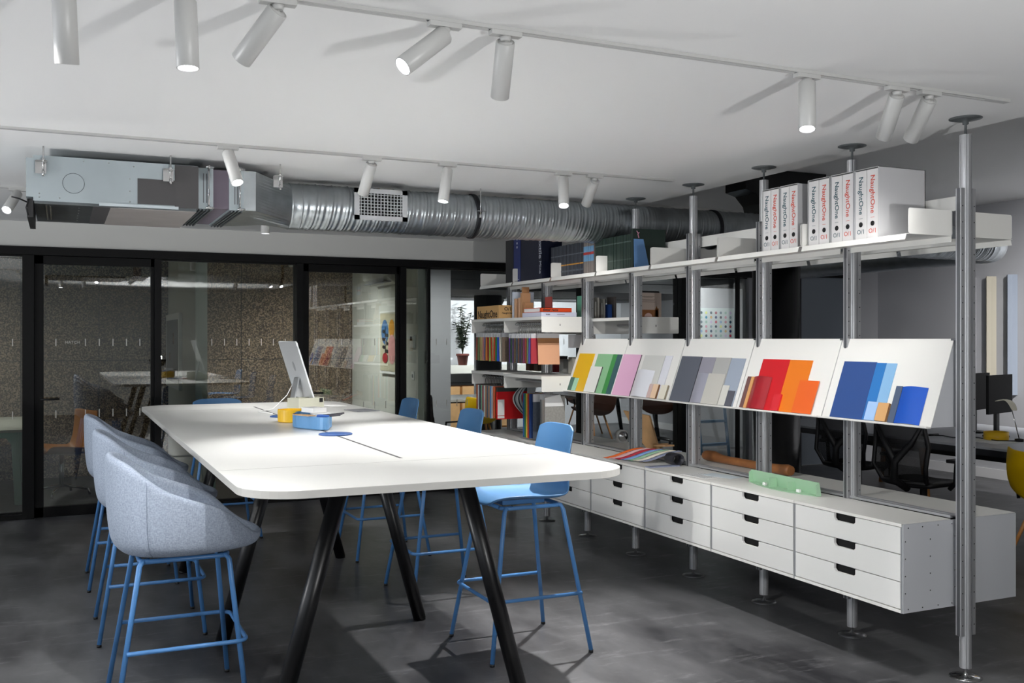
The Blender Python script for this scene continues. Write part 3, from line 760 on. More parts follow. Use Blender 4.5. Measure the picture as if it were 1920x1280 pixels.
# computer
t = thing('desktop_computer', 'silver all-in-one computer seen from behind at the far end of the table', 'computer', (1.5, 7.1, TZ))
SIL = mat('computer_silver', 'c9cbcc', .35, .25)
wv = Vector((-.02, 1, 0)).normalized(); n_ = Vector((1, .02, 0)).normalized()
tl = math.radians(17.5); up = (Vector((0,0,1))*math.cos(tl)-n_*math.sin(tl)); nn = wv.cross(up)
M = Matrix((wv, up, nn)).transposed()
cc = Vector((1.545, 7.10, 1.377))
mb = MB()
poly = rrect(-.2735, .2735, -.215, .215, .02, 4)
mb.prism(poly, nn*.012, cc-nn*.006, wv, up).build('display', SIL, t, bevel=.002)
side = 1 if nn.dot(n_) > 0 else -1
mb = MB(); mb.prism(rrect(-.262, .262, -.14, .205, .004, 2), nn*.001*side, cc+nn*.0065*side, wv, up); mb.build('screen', BLACKP, t)
base = Vector((1.50, 7.09, TZ+.003)); att = cc-nn*.010*side-up*.055
MB().prism([(-.065, 0), (.065, 0), (.065, .010), (-.065, .010)], att-base+Vector((-.006,0,0)), base, wv, n_).build('stand_arm', mat('stand_silver', 'a5a7a8', .35, .4), t)
MB().prism(rrect(-.073, .073, -.075, .075, .01, 3), (0,0,.005), base-Vector((0,0,.002)), wv, n_).build('stand_foot', SIL, t)
MB().lathe([(0, 0), (.02, 0)], (0,0,0), 16).build('hinge', mat('stand_silver', 'a5a7a8', .35, .4), t, local=True).location = att-Vector((1.5, 7.1, TZ))
MB().tube([att+Vector((-.03, 0, -.04)), (1.47, 7.05, 1.2), (1.36, 7.0, TZ+.012), (1.24, 6.9, TZ+.004), (1.30, 6.7, TZ+.004)], .003, 8).build('power_cable', PAPER, t)
MB().prism(ell(0, .03, .03, .036), -nn*.0006*side, cc-nn*.0062*side, wv, up).build('emblem', mat('emblem_grey', '9ea1a4', .3, .3), t)

# ------------------------------------------------------------ seats
def make_tub():
    t = thing('tub_stool', 'x', 'bar stool', (0,0,0), 0, 'grey upholstered tub bar stools along the left side of the table')
    def zr(x):
        pts = [(-.30, 1.098), (-.24, 1.075), (-.19, 1.035), (-.09, .963), (.025, .918), (.095, .898), (.175, .862), (.225, .822), (.26, .78), (.32, .742), (.40, .735)]
        for (a, za), (b, zb) in zip(pts, pts[1:]):
            if x <= b: f = (x-a)/(b-a); return za+(zb-za)*max(0, min(1, f))
        return pts[-1][1]
    NA = 56; outer = []; inner = []
    def rim(a, off=0):
        c_, s_ = math.cos(a), math.sin(a)   # a=0 front (+x)
        rx = .355 if c_ > 0 else .30; ry = .315
        e = 2.35
        q = (abs(c_/ (rx-off))**e+abs(s_/(ry-off))**e)**(-1/e)
        return q*c_, q*s_
    rows = []
    T = [0, .25, .5, .7, .84, .93, .98]
    z0 = .672
    for tt in T:    # bottom cap outwards
        row = []
        for k in range(NA):
            a = 2*pi*k/NA; x, y = rim(a); row.append((x*tt*.80, y*tt*.80, z0-.0+.012*tt**3))
        rows.append(row)
    for i in range(1, 13):
        f = i/12; row = []
        for k in range(NA):
            a = 2*pi*k/NA; x, y = rim(a); z1 = zr(x)
            g = (1-(1-f)**2.6)**(1/2.6)
            sc = .80+.20*g
            row.append((x*sc, y*sc, z0+.012+(z1-z0-.012)*f))
        rows.append(row)
    row = []
    for k in range(NA):
        a = 2*pi*k/NA; x, y = rim(a); xi, yi = rim(a, .018); row.append((xi, yi, zr(x)+.012))
    rows.append(row)
    for i in range(8, -1, -1):
        f = i/8; row = []
        for k in range(NA):
            a = 2*pi*k/NA; x, y = rim(a); xi, yi = rim(a, .04); z1 = zr(x)-.004
            zi = .735+.01*0
            g = (1-(1-f)**2.4)**(1/2.4); sc = .82+.18*g
            row.append((xi*sc, yi*sc, zi+max(0, z1-zi)*f))
        rows.append(row)
    for tt in (.6, .3, 0):
        row = []
        for k in range(NA):
            a = 2*pi*k/NA; xi, yi = rim(a, .04); row.append((xi*tt*.8, yi*tt*.8, .745))
        rows.append(row)
    MB().grid(rows, closed=True).build('upholstered_shell', FAB, t, subsurf=1)
    # stitched seams
    for a in (math.radians(118), math.radians(-118)):
        pts = []
        for i in range(0, 13):
            f = i/12; x, y = rim(a); g = (1-(1-f)**2.6)**(1/2.6); sc = .80+.20*g
            pts.append((x*sc*1.002, y*sc*1.002, z0+.012+(zr(x)-z0-.012)*f))
        MB().tube(pts, .0012, 5).build('seam', mat('stitch_grey', '6f7a8a', .9), t)
    fr = [(-.17, -.19), (.19, -.19), (.19, .19), (-.17, .19)]
    q = rrect(-.17, .19, -.19, .19, .04, 4); q.append(q[0])
    MB().tube([(x, y, .662) for x, y in q], .0105, 10).build('seat_frame', BLUEM, t)
    feet = [(-.275, -.285), (.255, -.285), (.255, .285), (-.275, .285)]
    for (ax, ay), (bx, by) in zip(fr, feet):
        m = MB().use(BLUEM).tube([(ax*.8, ay*.86, .662), (ax*.95, ay, .662), (ax+(bx-ax)*.03, ay+(by-ay)*.04+.0, .645), (bx, by, .012)], .0115, 12)
        m.use(BLACKP).lathe([(.012, 0), (.012, .013)], (bx, by, 0), 12)
        m.build('leg', None, t)
    zf = .30; f = 1-zf/.662
    def at(i): return (feet[i][0]+(fr[i][0]-feet[i][0])*(zf/.662), feet[i][1]+(fr[i][1]-feet[i][1])*(zf/.662))
    b = [at(i) for i in range(4)]
    o = .02; r_ = .05; fx = b[1][0]+.035; yb = abs(b[1][1])+o*.6
    pts = [(b[0][0], -yb+.0, zf), (fx-r_, -yb, zf)]
    for k in range(1, 7):
        a = -pi/2+k*pi/12; pts.append((fx-r_+r_*math.cos(a), -yb+r_+r_*math.sin(a), zf))
    for k in range(0, 6):
        a = k*pi/12; pts.append((fx-r_+r_*math.cos(a), yb-r_+r_*math.sin(a), zf))
    pts += [(fx-r_, yb, zf), (b[3][0], yb, zf)]
    MB().tube(pts, .0095, 10).build('footrest', BLUEM, t)
    return t
tub = make_tub()
TUBS = [(.478, 4.61, 0, 'nearest grey tub bar stool with blue legs at the left of the table'), (.462, 5.84, .0, 'middle grey tub bar stool of the three at the left of the table'), (.445, 7.07, 0, 'farthest grey tub bar stool of the three at the left of the table')]
for i, (x, y, r, lab) in enumerate(TUBS):
    if i == 0: tub.location = (x, y, 0); tub.rotation_euler = (0,0,r); tub['label'] = lab
    else: dup(tub, (x, y, 0), r, lab)

def make_stool():
    """moulded shell stool facing +x"""
    t = thing('bar_stool', 'x', 'bar stool', (0,0,0), 0, 'blue plastic bar stools along the right side of the table')
    P = []
    prof = [(.235, .752, .185), (.225, .768, .195), (.15, .780, .205), (.04, .778, .21), (-.07, .772, .21), (-.15, .772, .212), (-.19, .790, .215), (-.212, .83, .215), (-.222, .88, .214), (-.226, .94, .211), (-.232, 1.01, .207), (-.240, 1.08, .203), (-.248, 1.135, .200), (-.249, 1.143, .199), (-.250, 1.149, .194)]
    for i, (x, z, w_) in enumerate(prof):
        row = []
        for k in range(13):
            s_ = -1+k/6
            back = max(0, min(1, (i-5)/3))
            row.append((x+.045*abs(s_)**2.2*back*(1 if i < 11 else .8), w_*s_, z+.03*abs(s_)**3*(1-back)+(-.012*abs(s_)**6*(i > 11)*2)))
        P.append(row)
    MB().grid(P).build('shell', BLUE, t, solid=.011, subsurf=1)
    q = rrect(-.16, .17, -.17, .17, .04, 4); q.append(q[0])
    MB().tube([(x, y, .745) for x, y in q], .0105, 10).box(-.12, .12, -.05, .05, .742, .765).build('seat_frame', BLUEM, t)
    fr = [(-.16, -.17), (.16, -.17), (.16, .17), (-.16, .17)]
    feet = [(-.275, -.275), (.275, -.275), (.275, .275), (-.275, .275)]
    for (ax, ay), (bx, by) in zip(fr, feet):
        m = MB().use(BLUEM).tube([(ax*.75, ay*.9, .745), (ax*.97, ay, .745), (ax+(bx-ax)*.05, ay+(by-ay)*.05, .722), (bx, by, .012)], .0115, 12)
        m.use(BLACKP).lathe([(.012, 0), (.012, .013)], (bx, by, 0), 12)
        m.build('leg', None, t)
    zf = .30; g = zf/.745
    bx_ = [(feet[i][0]+(fr[i][0]-feet[i][0])*g, feet[i][1]+(fr[i][1]-feet[i][1])*g) for i in range(4)]
    yb = abs(bx_[0][1])+.012; fx = bx_[1][0]+.03; r_ = .04
    pts = [(bx_[0][0]-.01, -yb, zf), (fx-r_, -yb, zf)]
    for k in range(1, 7):
        a = -pi/2+k*pi/12; pts.append((fx-r_+r_*math.cos(a), -yb+r_+r_*math.sin(a), zf))
    for k in range(0, 6):
        a = k*pi/12; pts.append((fx-r_+r_*math.cos(a), yb-r_+r_*math.sin(a), zf))
    pts += [(fx-r_, yb, zf), (bx_[3][0]-.01, yb, zf)]
    MB().tube(pts, .0095, 10).build('footrest', BLUEM, t)
    return t
st = make_stool()
for i, (x, y, r, lab) in enumerate(((2.195, 4.70, pi, 'nearest blue plastic bar stool on the right side of the table'), (2.20, 5.90, pi, 'middle blue plastic bar stool on the right side of the table'), (2.21, 7.16, pi, 'farthest blue plastic bar stool on the right side of the table'), (1.2, 8.33, -pi/2, 'blue plastic bar stool at the far end of the table, just its back edge showing'))):
    if i == 0: st.location = (x, y, 0); st.rotation_euler = (0,0,r); st['label'] = lab
    else:
        q_ = dup(st, (x, y, 0), r, lab)
        if i == 3: q_.scale = (1, 1, .958)

# ------------------------------------------------------------ modular shelving
PXX = 3.9; P0 = 3.36; PD = .7367
def make_post(k):
    y = P0+PD*k; x = PXX
    labs = ['nearest aluminium shelving post, standing in front of the cabinet end', 'aluminium shelving post between the blue and the red sample displays', 'aluminium shelving post behind the red sample display', 'aluminium shelving post behind the grey sample display', 'aluminium shelving post behind the pink sample display', 'aluminium shelving post behind the yellow and green sample display', 'aluminium shelving post between the hanging sample shelves', 'farthest aluminium shelving post at the cardboard box']
    t = thing('shelving_post', labs[k], 'post', (x, y, 0), 0, 'aluminium posts of the shelving')
    m = MB()
    prof = []
    n = 32
    for i in range(n):
        a = 2*pi*i/n; r = .027 if (i % 8) not in (4,) else .021
        prof.append((x+r*math.cos(a+.2), y+r*math.sin(a+.2)))
    m.prism(prof, (0,0,2.565-.045), (0,0,.045)); m.build('tube', ALU, t)
    for sx in (-1, 1):
        tr = MB().use(ALU).box(x+sx*.036-.011, x+sx*.036+.011, y-.016, y+.016, .2, 2.31)
        tr.use(ALUD).box(x+sx*.0475-.001, x+sx*.0475+.001, y-.008, y+.008, .2, 2.31)
        tr.use(DARK)
        for j in range(27):
            z = .25+j*.076
            tr.lathe([(.0032, -.0004), (.0032, .0001)], (x+sx*.038, y-.0163, z), 8, 'Y')
        tr.build('slotted_track', None, t)
    MB().lathe([(.074, 0), (.074, .003), (.05, .008), (.012, .012), (.012, .02), (.006, .022), (.006, .05)], (x, y, 0), 32).build('foot_disc', STEEL if k == 0 else mat('foot_alu', '8f9092', .3, .9), t)
    MB().lathe([(.006, 2.56), (.006, 2.612), (.014, 2.615), (.014, 2.628), (.05, 2.634), (.074, 2.64), (.074, 2.6435)], (x, y, 0), 32).build('ceiling_disc', mat('disc_grey', '5f6364', .5, .3), t)
for k in range(8): make_post(k)
tag(MB().box(3.958, 3.968, P0+.03, P0+PD*7-.03, 2.222, 2.292).build('brace_rail', SHELF), 'long white horizontal rail joining the shelving posts behind the binders', 'rail')
tag(MB().use(ALU).box(3.868, 3.884, 3.42, 8.5, .745, .757).box(3.916, 3.932, 3.42, 8.5, .745, .757).use(ALUD).box(3.884, 3.916, 3.42, 8.5, .745, .750).build('channel_rail', None), 'aluminium channel running between the front and back cabinets', 'rail')
# cabinets
C0 = 3.41
def make_cab():
    """front towards -x, from local y 0..PD"""
    t = thing('drawer_cabinet', 'x', 'cabinet', (0,0,0), 0, 'white drawer cabinets of the shelving')
    D = .315
    m = MB().use(SIDEP).box(0.004, D, .002, .006, .328, .740).box(.004, D, PD-.006, PD-.002, .328, .740)
    m.use(SHELF).box(.0, D, .002, PD-.002, .728, .742).box(0, D, .002, PD-.002, .328, .342).use(DARK).box(.03, D, .006, PD-.006, .342, .728)
    m.use(ALU).box(-.001, .012, 0, .004, .328, .728).box(-.001, .012, PD-.004, PD, .328, .728)
    for z in (.345, .42, .5, .58, .66, .722):
        for x in ((.03, .28) if z in (.345, .722) else (.01, .16, .305)):
            m.use(STEEL).lathe([(.0035, .0025), (.002, 0)], (x, 0, z), 6, 'Y')
    m.build('case', None, t)
    for j in range(3):
        z0 = .346+j*.1275; z1 = z0+.1235; y0, y1 = .009, PD-.009; c = PD/2; hw = .073; dz = .036
        poly = [(y0, z0), (y1, z0), (y1, z1), (c+hw, z1), (c+hw, z1-dz+.012), (c+hw-.012, z1-dz), (c-hw+.012, z1-dz), (c-hw, z1-dz+.012), (c-hw, z1), (y0, z1)]
        MB().prism(poly, (.016, 0, 0), (.002, 0, 0), (0,1,0), (0,0,1)).build('drawer', DRAW, t, bevel=.0015)
    return t
cab = make_cab()
CL = ['drawer cabinet nearest the camera with a riveted grey end panel', 'drawer cabinet under the green metal part, second from the near end', 'drawer cabinet under the white leaflets, third from the near end', 'drawer cabinet under the fanned colour strips, fourth from the near end', 'drawer cabinet fifth from the near end, beside the near bar stool', 'drawer cabinet sixth from the near end, mostly behind the table', 'farthest drawer cabinet, under the hanging red sample']
for k in range(7):
    loc = (3.545, C0+PD*k, 0)
    if k == 0: cab.location = loc; cab['label'] = CL[0]; WL[cab.name] = Vector(loc)
    else: dup(cab, loc, 0, CL[k])
ep = MB().use(SIDEP).box(3.549, 3.915, 3.404, 3.4085, .328, .74).use(STEEL)
for z in (.345, .42, .5, .58, .66, .722):
    for x in ((.03, .12, .22, .31) if z in (.345, .722) else (.012, .17, .33)): ep.lathe([(.0035, -.0018), (.003, 0)], (3.549+x, 3.404, z), 6, 'Y')
cabp = dup(cab, (4.3, 4.1, 0), pi, 'x', 'white drawer cabinets behind the posts')
ep.build('end_panel', None, cab)
BK = ['nearest', 'second', 'third', 'fourth', 'fifth', 'sixth', 'farthest']
backcab = []
for k in range(7):
    backcab.append(dup(cabp, (4.30, C0+PD*(k+1), 0), pi, 'white drawer cabinet in the row behind the posts, %s from the near end' % BK[k], 'white drawer cabinets behind the posts'))
MB().use(SIDEP).box(.003, .384, PD+.0015, PD+.006, .328, .74).build('end_panel', None, backcab[0], local=True)
for c_ in list(cabp.children): bpy.data.objects.remove(c_)
bpy.data.objects.remove(cabp)
# top shelves
def make_shelf():
    """from local y 0..PD, front lip at x=0, upright ends"""
    t = thing('metal_shelf', 'x', 'shelf', (0,0,0), 0, 'top metal shelves of the shelving')
    D = .285
    m = MB().box(0, D, .004, PD-.004, -.002, 0)
    m.prism([(0, -.002), (-.004, -.002), (-.012, -.028), (-.009, -.029)], (0, PD-.03, 0), (0, .015, 0), (1,0,0), (0,0,1))
    m.build('board', SHELF, t)
    for y in (.005, PD-.007):
        MB().prism(rrect(0.002, D, 0, .12, .012, 3), (0, .002, 0), (0, y, 0), (1,0,0), (0,0,1)).build('end_plate', SHELF, t)
    MB().box(D-.004, D, .01, PD-.01, -.03, 0).build('back_lip', SHELF, t)
    return t
sh = make_shelf()
TL = ['top shelf section holding the six nearest binders', 'top shelf section holding the four farther binders', 'top shelf section third from the near end, empty', 'top shelf section fourth from the near end, empty', 'top shelf section holding the dark green magazines', 'top shelf section holding the blue-grey magazines', 'farthest top shelf section with the tall dark boxes']
for k in range(7):
    loc = (3.592, C0+PD*k, 2.092)
    if k == 0: sh.location = loc; sh['label'] = TL[0]
    else: dup(sh, loc, 0, TL[k])
for k in range(7):
    dup(sh, (4.285, C0+PD*(k+1), 2.092), pi, 'top shelf section on the rear side of the posts, %s from the near end' % BK[k], 'rear top metal shelves')

# display panels
def make_display():
    t = thing('display_panel', 'x', 'display shelf', (0,0,0), 0, 'slanted white sample displays')
    a = Vector((-.18, 0, 1.185)); b = Vector((-.03, 0, 1.60)); u = (b-a).normalized(); n = Vector((-u.z, 0, u.x))
    m = MB().prism([(0, 0), (PD-.006, 0), (PD-.006, (b-a).length), (0, (b-a).length)], -n*.003, a+Vector((0, .003, 0)), (0,1,0), u)
    m.build('board', SHELF, t)
    m = MB().prism([(0, 0), (0, .006), (-.026, .010), (-.034, .004), (-.03, 0)], (0, PD-.006, 0), a+Vector((0, .003, -.006)), (1,0,0), (0,0,1))
    m.build('lip', SHELF, t)
    for y in (.003, PD-.005):
        MB().prism([(a.x+.002, a.z-.003), (b.x+.002, b.z-.003), (0-.01, b.z-.003), (0-.01, a.z-.003)], (0, .002, 0), (0, y, 0), (1,0,0), (0,0,1)).build('side_plate', SIDEP, t)
    MB().box(-.035, -.005, -.012, .016, 1.592, 1.602).build('clip', ALUD, t)
    return t
dp = make_display()
DL = ['slanted display panel with the blue samples', 'slanted display panel with the red and orange samples', 'slanted display panel with the grey samples', 'slanted display panel with the pink and white samples', 'slanted display panel with the yellow and green samples']
for k in range(5):
    loc = (PXX, C0-.012+PD*k, 0)
    if k == 0: dp.location = loc; dp['label'] = DL[0]
    else: dup(dp, loc, 0, DL[k])
# samples on the panels:  (name, label, colour, y_left, y_right, height, layer, rough, kind)
a_ = Vector((3.72, 0, 1.187)); u_ = Vector((.15, 0, .415)).normalized(); n_ = Vector((-u_.z, 0, u_.x))
def sample(label, col, yl, yr, h, layer, thick=.004, curve=0, rough=.45, name='colour_sample', cat='sample', edge=None):
    o = a_+n_*(.0005+layer*.0055)
    mm = mat('sample_'+col, col, rough)
    m = MB().use(mm)
    if curve:
        N = 12; top = []; bot = []
        for i in range(N+1):
            f = i/N; y = yl+(yr-yl)*f; lift = curve*math.sin(pi*f)
            bot.append(o+Vector((0, y, 0))+n_*(lift+.001)); top.append(bot[-1]+u_*h)
        m.grid([bot, top])
        m.add(bot+[p-n_*.003 for p in bot], [(i, i+1, N+2+i, N+1+i) for i in range(N)])
        m.add(top+[p-n_*.003 for p in top], [(i, i+1, N+2+i, N+1+i) for i in range(N)])
    else:
        m.prism([(yr, 0), (yl, 0), (yl, h), (yr, h)], n_*thick, o, (0,1,0), u_)
    if edge:
        m.use(mat('edge_'+edge, edge, .6)).prism([(yr-.0006, 0), (yr, 0), (yr, h), (yr-.0006, h)], n_*thick, o, (0,1,0), u_)
    return tag(m.build(name), label, cat, 'colour samples on the slanted displays')
H3, H2, H1 = .313, .199, .1
sample('tall yellow sample board on the farthest display', 'e0b016', 7.03, 6.785, H3, 0)
sample('small dark green sample at the bottom of the yellow board', '2f5c50', 7.042, 6.977, H1+.008, 1)
sample('small mint sample beside the small dark green one', '9fcdb0', 6.976, 6.911, H1+.006, 1)
sample('cream sample tile leaning on the light green board', 'dfe0da', 6.765, 6.591, H2+.008, 1, .008, edge='4c4c4c')
sample('tall light green sample board', '86b68a', 6.73, 6.50, H3, 0)
sample('tall mid green sample board between the light green and teal ones', '3c8a46', 6.498, 6.437, H3, 0)
sample('tall dark teal sample board', '35595c', 6.436, 6.368, H3, 0)
sample('tall pink sample board', 'd9a9c6', 6.345, 6.098, H3+.002, 0, .006, edge='4a3a44')
sample('curved white sample sheet beside the pink board', 'dcdde3', 6.08, 5.858, H2, 1, curve=.022, rough=.3)
sample('tall pale grey sample board behind the curved white sheet', 'cfcfca', 6.05, 5.79, H3, 0, .005)
sample('tall narrow white sample board right of the pale grey one', 'dadbe2', 5.786, 5.70, H3, 0, .004)
sample('small dusty pink sample block', 'cdb2ae', 5.853, 5.808, H1, 2, .008, edge='6a5a56')
sample('small peach sample block with a brown edge', 'e3c4a4', 5.806, 5.74, H1, 1, .014, edge='7d5636')
sample('small cream sample block with a grey edge', 'ded9c9', 5.71, 5.631, H1, 1, .012, edge='8a7f6c')
sample('wide charcoal sample board at the left of the grey display', '565a64', 5.585, 5.357, H3, 0, .006, rough=.6, edge='111114')
sample('dusky lilac-grey sample board next to the charcoal one', '8b8994', 5.352, 5.204, H3-.002, 0, .005, edge='222228')
sample('curved grey striped sample sheet', '8f8f9b', 5.347, 5.226, H2, 1, curve=.012, rough=.3)
sample('light grey sample board in the middle of the grey display', 'a5a5a2', 5.203, 5.047, H3-.002, 0, .005)
sample('pale plain tile leaning on the light grey board', 'b9b7af', 5.225, 5.052, H2+.002, 1, .005)
sample('tall blue-grey sample board at the right of the grey display', '96a0ae', 5.044, 4.905, H3-.004, 0, .004)
sample('small off-white sample at the foot of the blue-grey board', 'c9c8c0', 5.046, 4.979, H1+.03, 1)
sample('small slate sample at the foot of the blue-grey board', '55565f', 4.977, 4.913, H1-.002, 1, .005)
sample('brown strip at the left edge of the red display', '6d4a48', 4.83, 4.795, H2-.004, 1)
sample('tan strip beside the brown one on the red display', 'd09a62', 4.794, 4.768, H2-.004, 1)
sample('curved glossy dark red sample sheet', '9c1f28', 4.767, 4.608, H2-.002, 1, curve=.02, rough=.2)
sample('tall bright red sample board', 'c8141f', 4.74, 4.501, H3-.003, 0)
sample('tall orange sample board beside the bright red one', 'e07614', 4.50, 4.313, H3-.004, 0)
sample('small red sample block at the foot of the red board', 'cf2630', 4.54, 4.478, H1-.002, 1, .01)
sample('short deep orange sample board in front of the tall orange one', 'e0611f', 4.366, 4.212, H2-.009, 1)
sample('wide navy sample board on the nearest display', '2b4a86', 4.069, 3.839, H3-.003, 0, rough=.35)
sample('tall mid blue sample board right of the navy one', '2a73b8', 3.838, 3.771, H3-.006, 0, rough=.35)
sample('tall light blue sample board', '83b0d6', 3.770, 3.703, H3-.007, 0, rough=.35)
sample('thin blue sample sliver at the foot of the mid blue board', '2c69ae', 3.832, 3.818, H1-.004, 1)
sample('small pale blue sample block', '9fbfe6', 3.817, 3.749, H1-.003, 1, .006, rough=.3)
sample('small birch wood sample block', 'cfa06a', 3.741, 3.671, H1-.006, 1, .012, edge='8a6038')
sample('slate grey strip left of the royal blue sheet', '4c5a72', 3.668, 3.629, H2-.01, 0)
sample('curved royal blue sample sheet at the right of the nearest display', '1f56bd', 3.628, 3.47, H2-.011, 0, curve=.015, rough=.25)

# ---- binders
CREAM = mat('binder_white', 'cfcdcc', .5); TEALT = mat('print_teal', '1f4a54', .6); REDT = mat('print_red', 'c2452f', .6); BOXG = mat('binder_case_grey', 'b9b9ba', .45)
bx = 3.622; bz = 2.095; bh = .338; bw = .0705
ys = []
cases = [(4.505, 2), (4.352, 2), (4.128, 2), (3.958, 2), (3.79, 2)]
n = 0
for ci, (yl, _) in enumerate(cases):
    wcase = .149 if ci < 2 else .165
    t = thing('slipcase', 'x', 'slipcase', (3.77, yl-wcase/2, bz), 0, 'pale grey slipcases on the top shelf')
    t['label'] = 'pale grey slipcase around two binders, ' + ['leftmost of the five', 'second from left of the five', 'the middle one of the five', 'fourth from left of the five', 'rightmost of the five, its big side panel showing'][ci]
    m = MB(); y1 = yl; y0 = yl-wcase+.004
    dp_ = .225 if ci == 2 else .31
    m.box(bx, bx+dp_, y1-.0022, y1, bz, bz+bh+.008).box(bx, bx+dp_, y0, y0+.0022, bz, bz+bh+.008).box(bx, bx+dp_, y0, y1, bz+bh+.006, bz+bh+.008).box(bx+dp_-.004, bx+dp_, y0, y1, bz, bz+bh+.008)
    m.build('case', BOXG, t)
    for j in range(2):
        w2 = (wcase-.012)/2
        ya = yl-.004-j*(w2+.0012); yb = ya-w2
        col = TEALT if j == 0 else REDT
        b = thing('ring_binder', 'white ring binder with %s lettering, %s of the ten' % ('dark teal' if j == 0 else 'red', ORD[n]), 'binder', (bx+.15, (ya+yb)/2, bz), 0, 'white ring binders on the top shelf')
        MB().box(bx+.003, bx+dp_-.015, yb+.0012, ya-.0012, bz+.001, bz+bh).build('cover', CREAM, b, bevel=.001)
        yc = (ya+yb)/2
        text('NaughtOne', .05, col, (bx+.0025, yc, bz+bh-.028), (0,0,-1), (0,-1,0), b, ex=.0003, bold=.0006, length=.186)
        text('O/1', .033, col, (bx+.0025, yc, bz+.035), (0,-1,0), (0,0,1), b, align='CENTER', ex=.0003)
        mh = MB().lathe([(0, -.0008), (.0125, -.0008), (.0125, .0006), (0, .0006)], (bx+.0024, yc, bz+.072), 20, 'X'); mh.build('finger_hole', DARK, b)
        MB().box(bx+.0022, bx+.0028, yc-.012, yc+.012, bz+.101, bz+.1025).build('rule', col, b)
        n += 1
# ---- magazines on the top shelf
def mags(y0, y1, n, h, x, cols, bands, label, group, jit=.004, depth=.21, name='magazine', cat='magazine'):
    w_ = (y1-y0)/n
    for i in range(n):
        yb = y0+i*w_; hh = h+random.uniform(-jit, jit)*.4; xx = x+random.uniform(0, jit)
        c = cols[i % len(cols)] if isinstance(cols, list) else cols
        m = MB().use(mat('spine_'+c, c, .5)).box(xx, xx+depth, yb+.0006, yb+w_-.0006, 2.094, 2.094+hh)
        for bi, (z0, z1, bc) in enumerate(bands):
            m.use(mat('band_'+bc, bc, .5)).box(xx-.0006-.0006*bi, xx+.001, yb+.0006, yb+w_-.0006, 2.094+z0, 2.094+z1)
        tag(m.build(name), label, cat, group)
mags(5.985, 6.535, 24, .25, 3.68, ['27382f', '22332c', '2b3c35'], [(.07, .078, '44544d'), (.195, .203, '55645e')], 'dark green magazine in the long even row on the top shelf', 'dark green magazines on the top shelf')
mags(6.55, 6.715, 9, .252, 3.68, ['7d7570', '8a817a'], [(.10, .215, '6f9ec4'), (.15, .17, 'b9423e')], 'pale brown magazine with a blue and red band on its spine, in the short row', 'blue-banded magazines on the top shelf')
mags(6.72, 7.27, 26, .255, 3.68, ['3c4048', '33373f', '454952'], [(.09, .10, 'c98d35'), (.17, .178, '6b6f77'), (.04, .052, '565a63')], 'blue-grey magazine with an orange line on its spine, in the far row', 'blue-grey magazines on the top shelf')
t = thing('folder', 'dark green folder standing at the near end of the green magazines', 'folder', (3.78, 5.965, 2.094))
MB().box(3.66, 3.93, 5.955, 5.979, 2.095, 2.375).build('cover', mat('folder_green', '1c2b25', .5), t)
MB().tube([(3.69, 5.9535, 2.36), (3.70, 5.9535, 2.345), (3.712, 5.9535, 2.35), (3.70, 5.9535, 2.337), (3.708, 5.9535, 2.31)], .003, 6).build('pink_mark', mat('pink_ribbon', 'cf8ca4', .6), t)
tag(MB().prism([(3.665, 0), (3.79, 0), (3.74, .205), (3.662, .205)], (0, .004, 0), (0, 5.944, 2.096), (1,0,0), (0,0,1)).build('blue_card', mat('card_blue', '5f86b5', .6)), 'light blue card leaning on the dark green folder', 'card')
# tall boxes at the far end
t = thing('sample_box', 'tall navy box with white lettering at the far end of the top shelf', 'box', (3.8, 7.62, 2.094))
m = MB().use(mat('box_navy', '10152c', .4)).box(3.64, 3.83, 7.36, 7.90, 2.095, 2.50)
m.use(mat('box_blue', '1b2a66', .4)).box(3.636, 3.640, 7.77, 7.905, 2.095, 2.50)
m.build('box_body', None, t)
text('Textile', .075, mat('print_white', 'b9bcc6', .6), (3.6385, 7.385, 2.48), (0,0,-1), (0,-1,0), t, bold=.001)
text('Mine', .055, MATS['print_white'], (3.6385, 7.385, 2.25), (0,0,-1), (0,-1,0), t)
MB().box(3.6345, 3.636, 7.80, 7.87, 2.115, 2.12).build('rule', MATS['print_white'], t)
for z in (2.46, 2.425, 2.39): MB().box(3.6345, 3.636, 7.825, 7.845, z, z+.018).build('mark', MATS['print_white'], t)
tag(MB().box(3.66, 3.93, 7.965, 8.13, 2.095, 2.48).build('sample_box', mat('box_charcoal', '2b2b2d', .5)), 'tall charcoal box on the top shelf left of the navy box', 'box')

# ---- hanging shelves with fabric samples (bays 5 and 6)
HX = 3.495
def hang_shelf(y0, z, label, rear=False):
    t = thing('hanging_shelf', label, 'shelf', (3.7, y0, z), 0, 'hanging shelves with sample rails')
    x0, x1 = (HX, 3.86) if not rear else (3.94, 4.31)
    MB().box(x0, x1, y0+.004, y0+PD-.004, z-.003, z).box(x0-.003, x0, y0+.004, y0+PD-.004, z-.024, z).build('board', SHELF, t)
    for y in (y0+.002, y0+PD-.006):
        MB().prism(rrect(x0, x1, z-.125, z, .008, 3), (0, .003, 0), (0, y, 0), (1,0,0), (0,0,1)).build('end_plate', SHELF, t)
    xr = x0+.11 if not rear else x1-.11
    MB().tube([(xr, y0+.01, z-.055), (xr, y0+PD-.01, z-.055)], .007, 10).build('rail', ALU, t)
    mk = MB()
    for dz in (-.062, -.07): mk.lathe([(.004, -.0005), (.004, 0)], (x0+.165, y0+.0015, z+dz), 8, 'Y')
    mk.build('screw', DARK, t)
    return t
Y5 = C0+PD*5-.03; Y6 = C0+PD*6-.03
hang_shelf(Y5, 1.778, 'upper hanging shelf with the orange book, nearer bay'); hang_shelf(Y6, 1.778, 'upper hanging shelf with the cardboard box, farther bay')
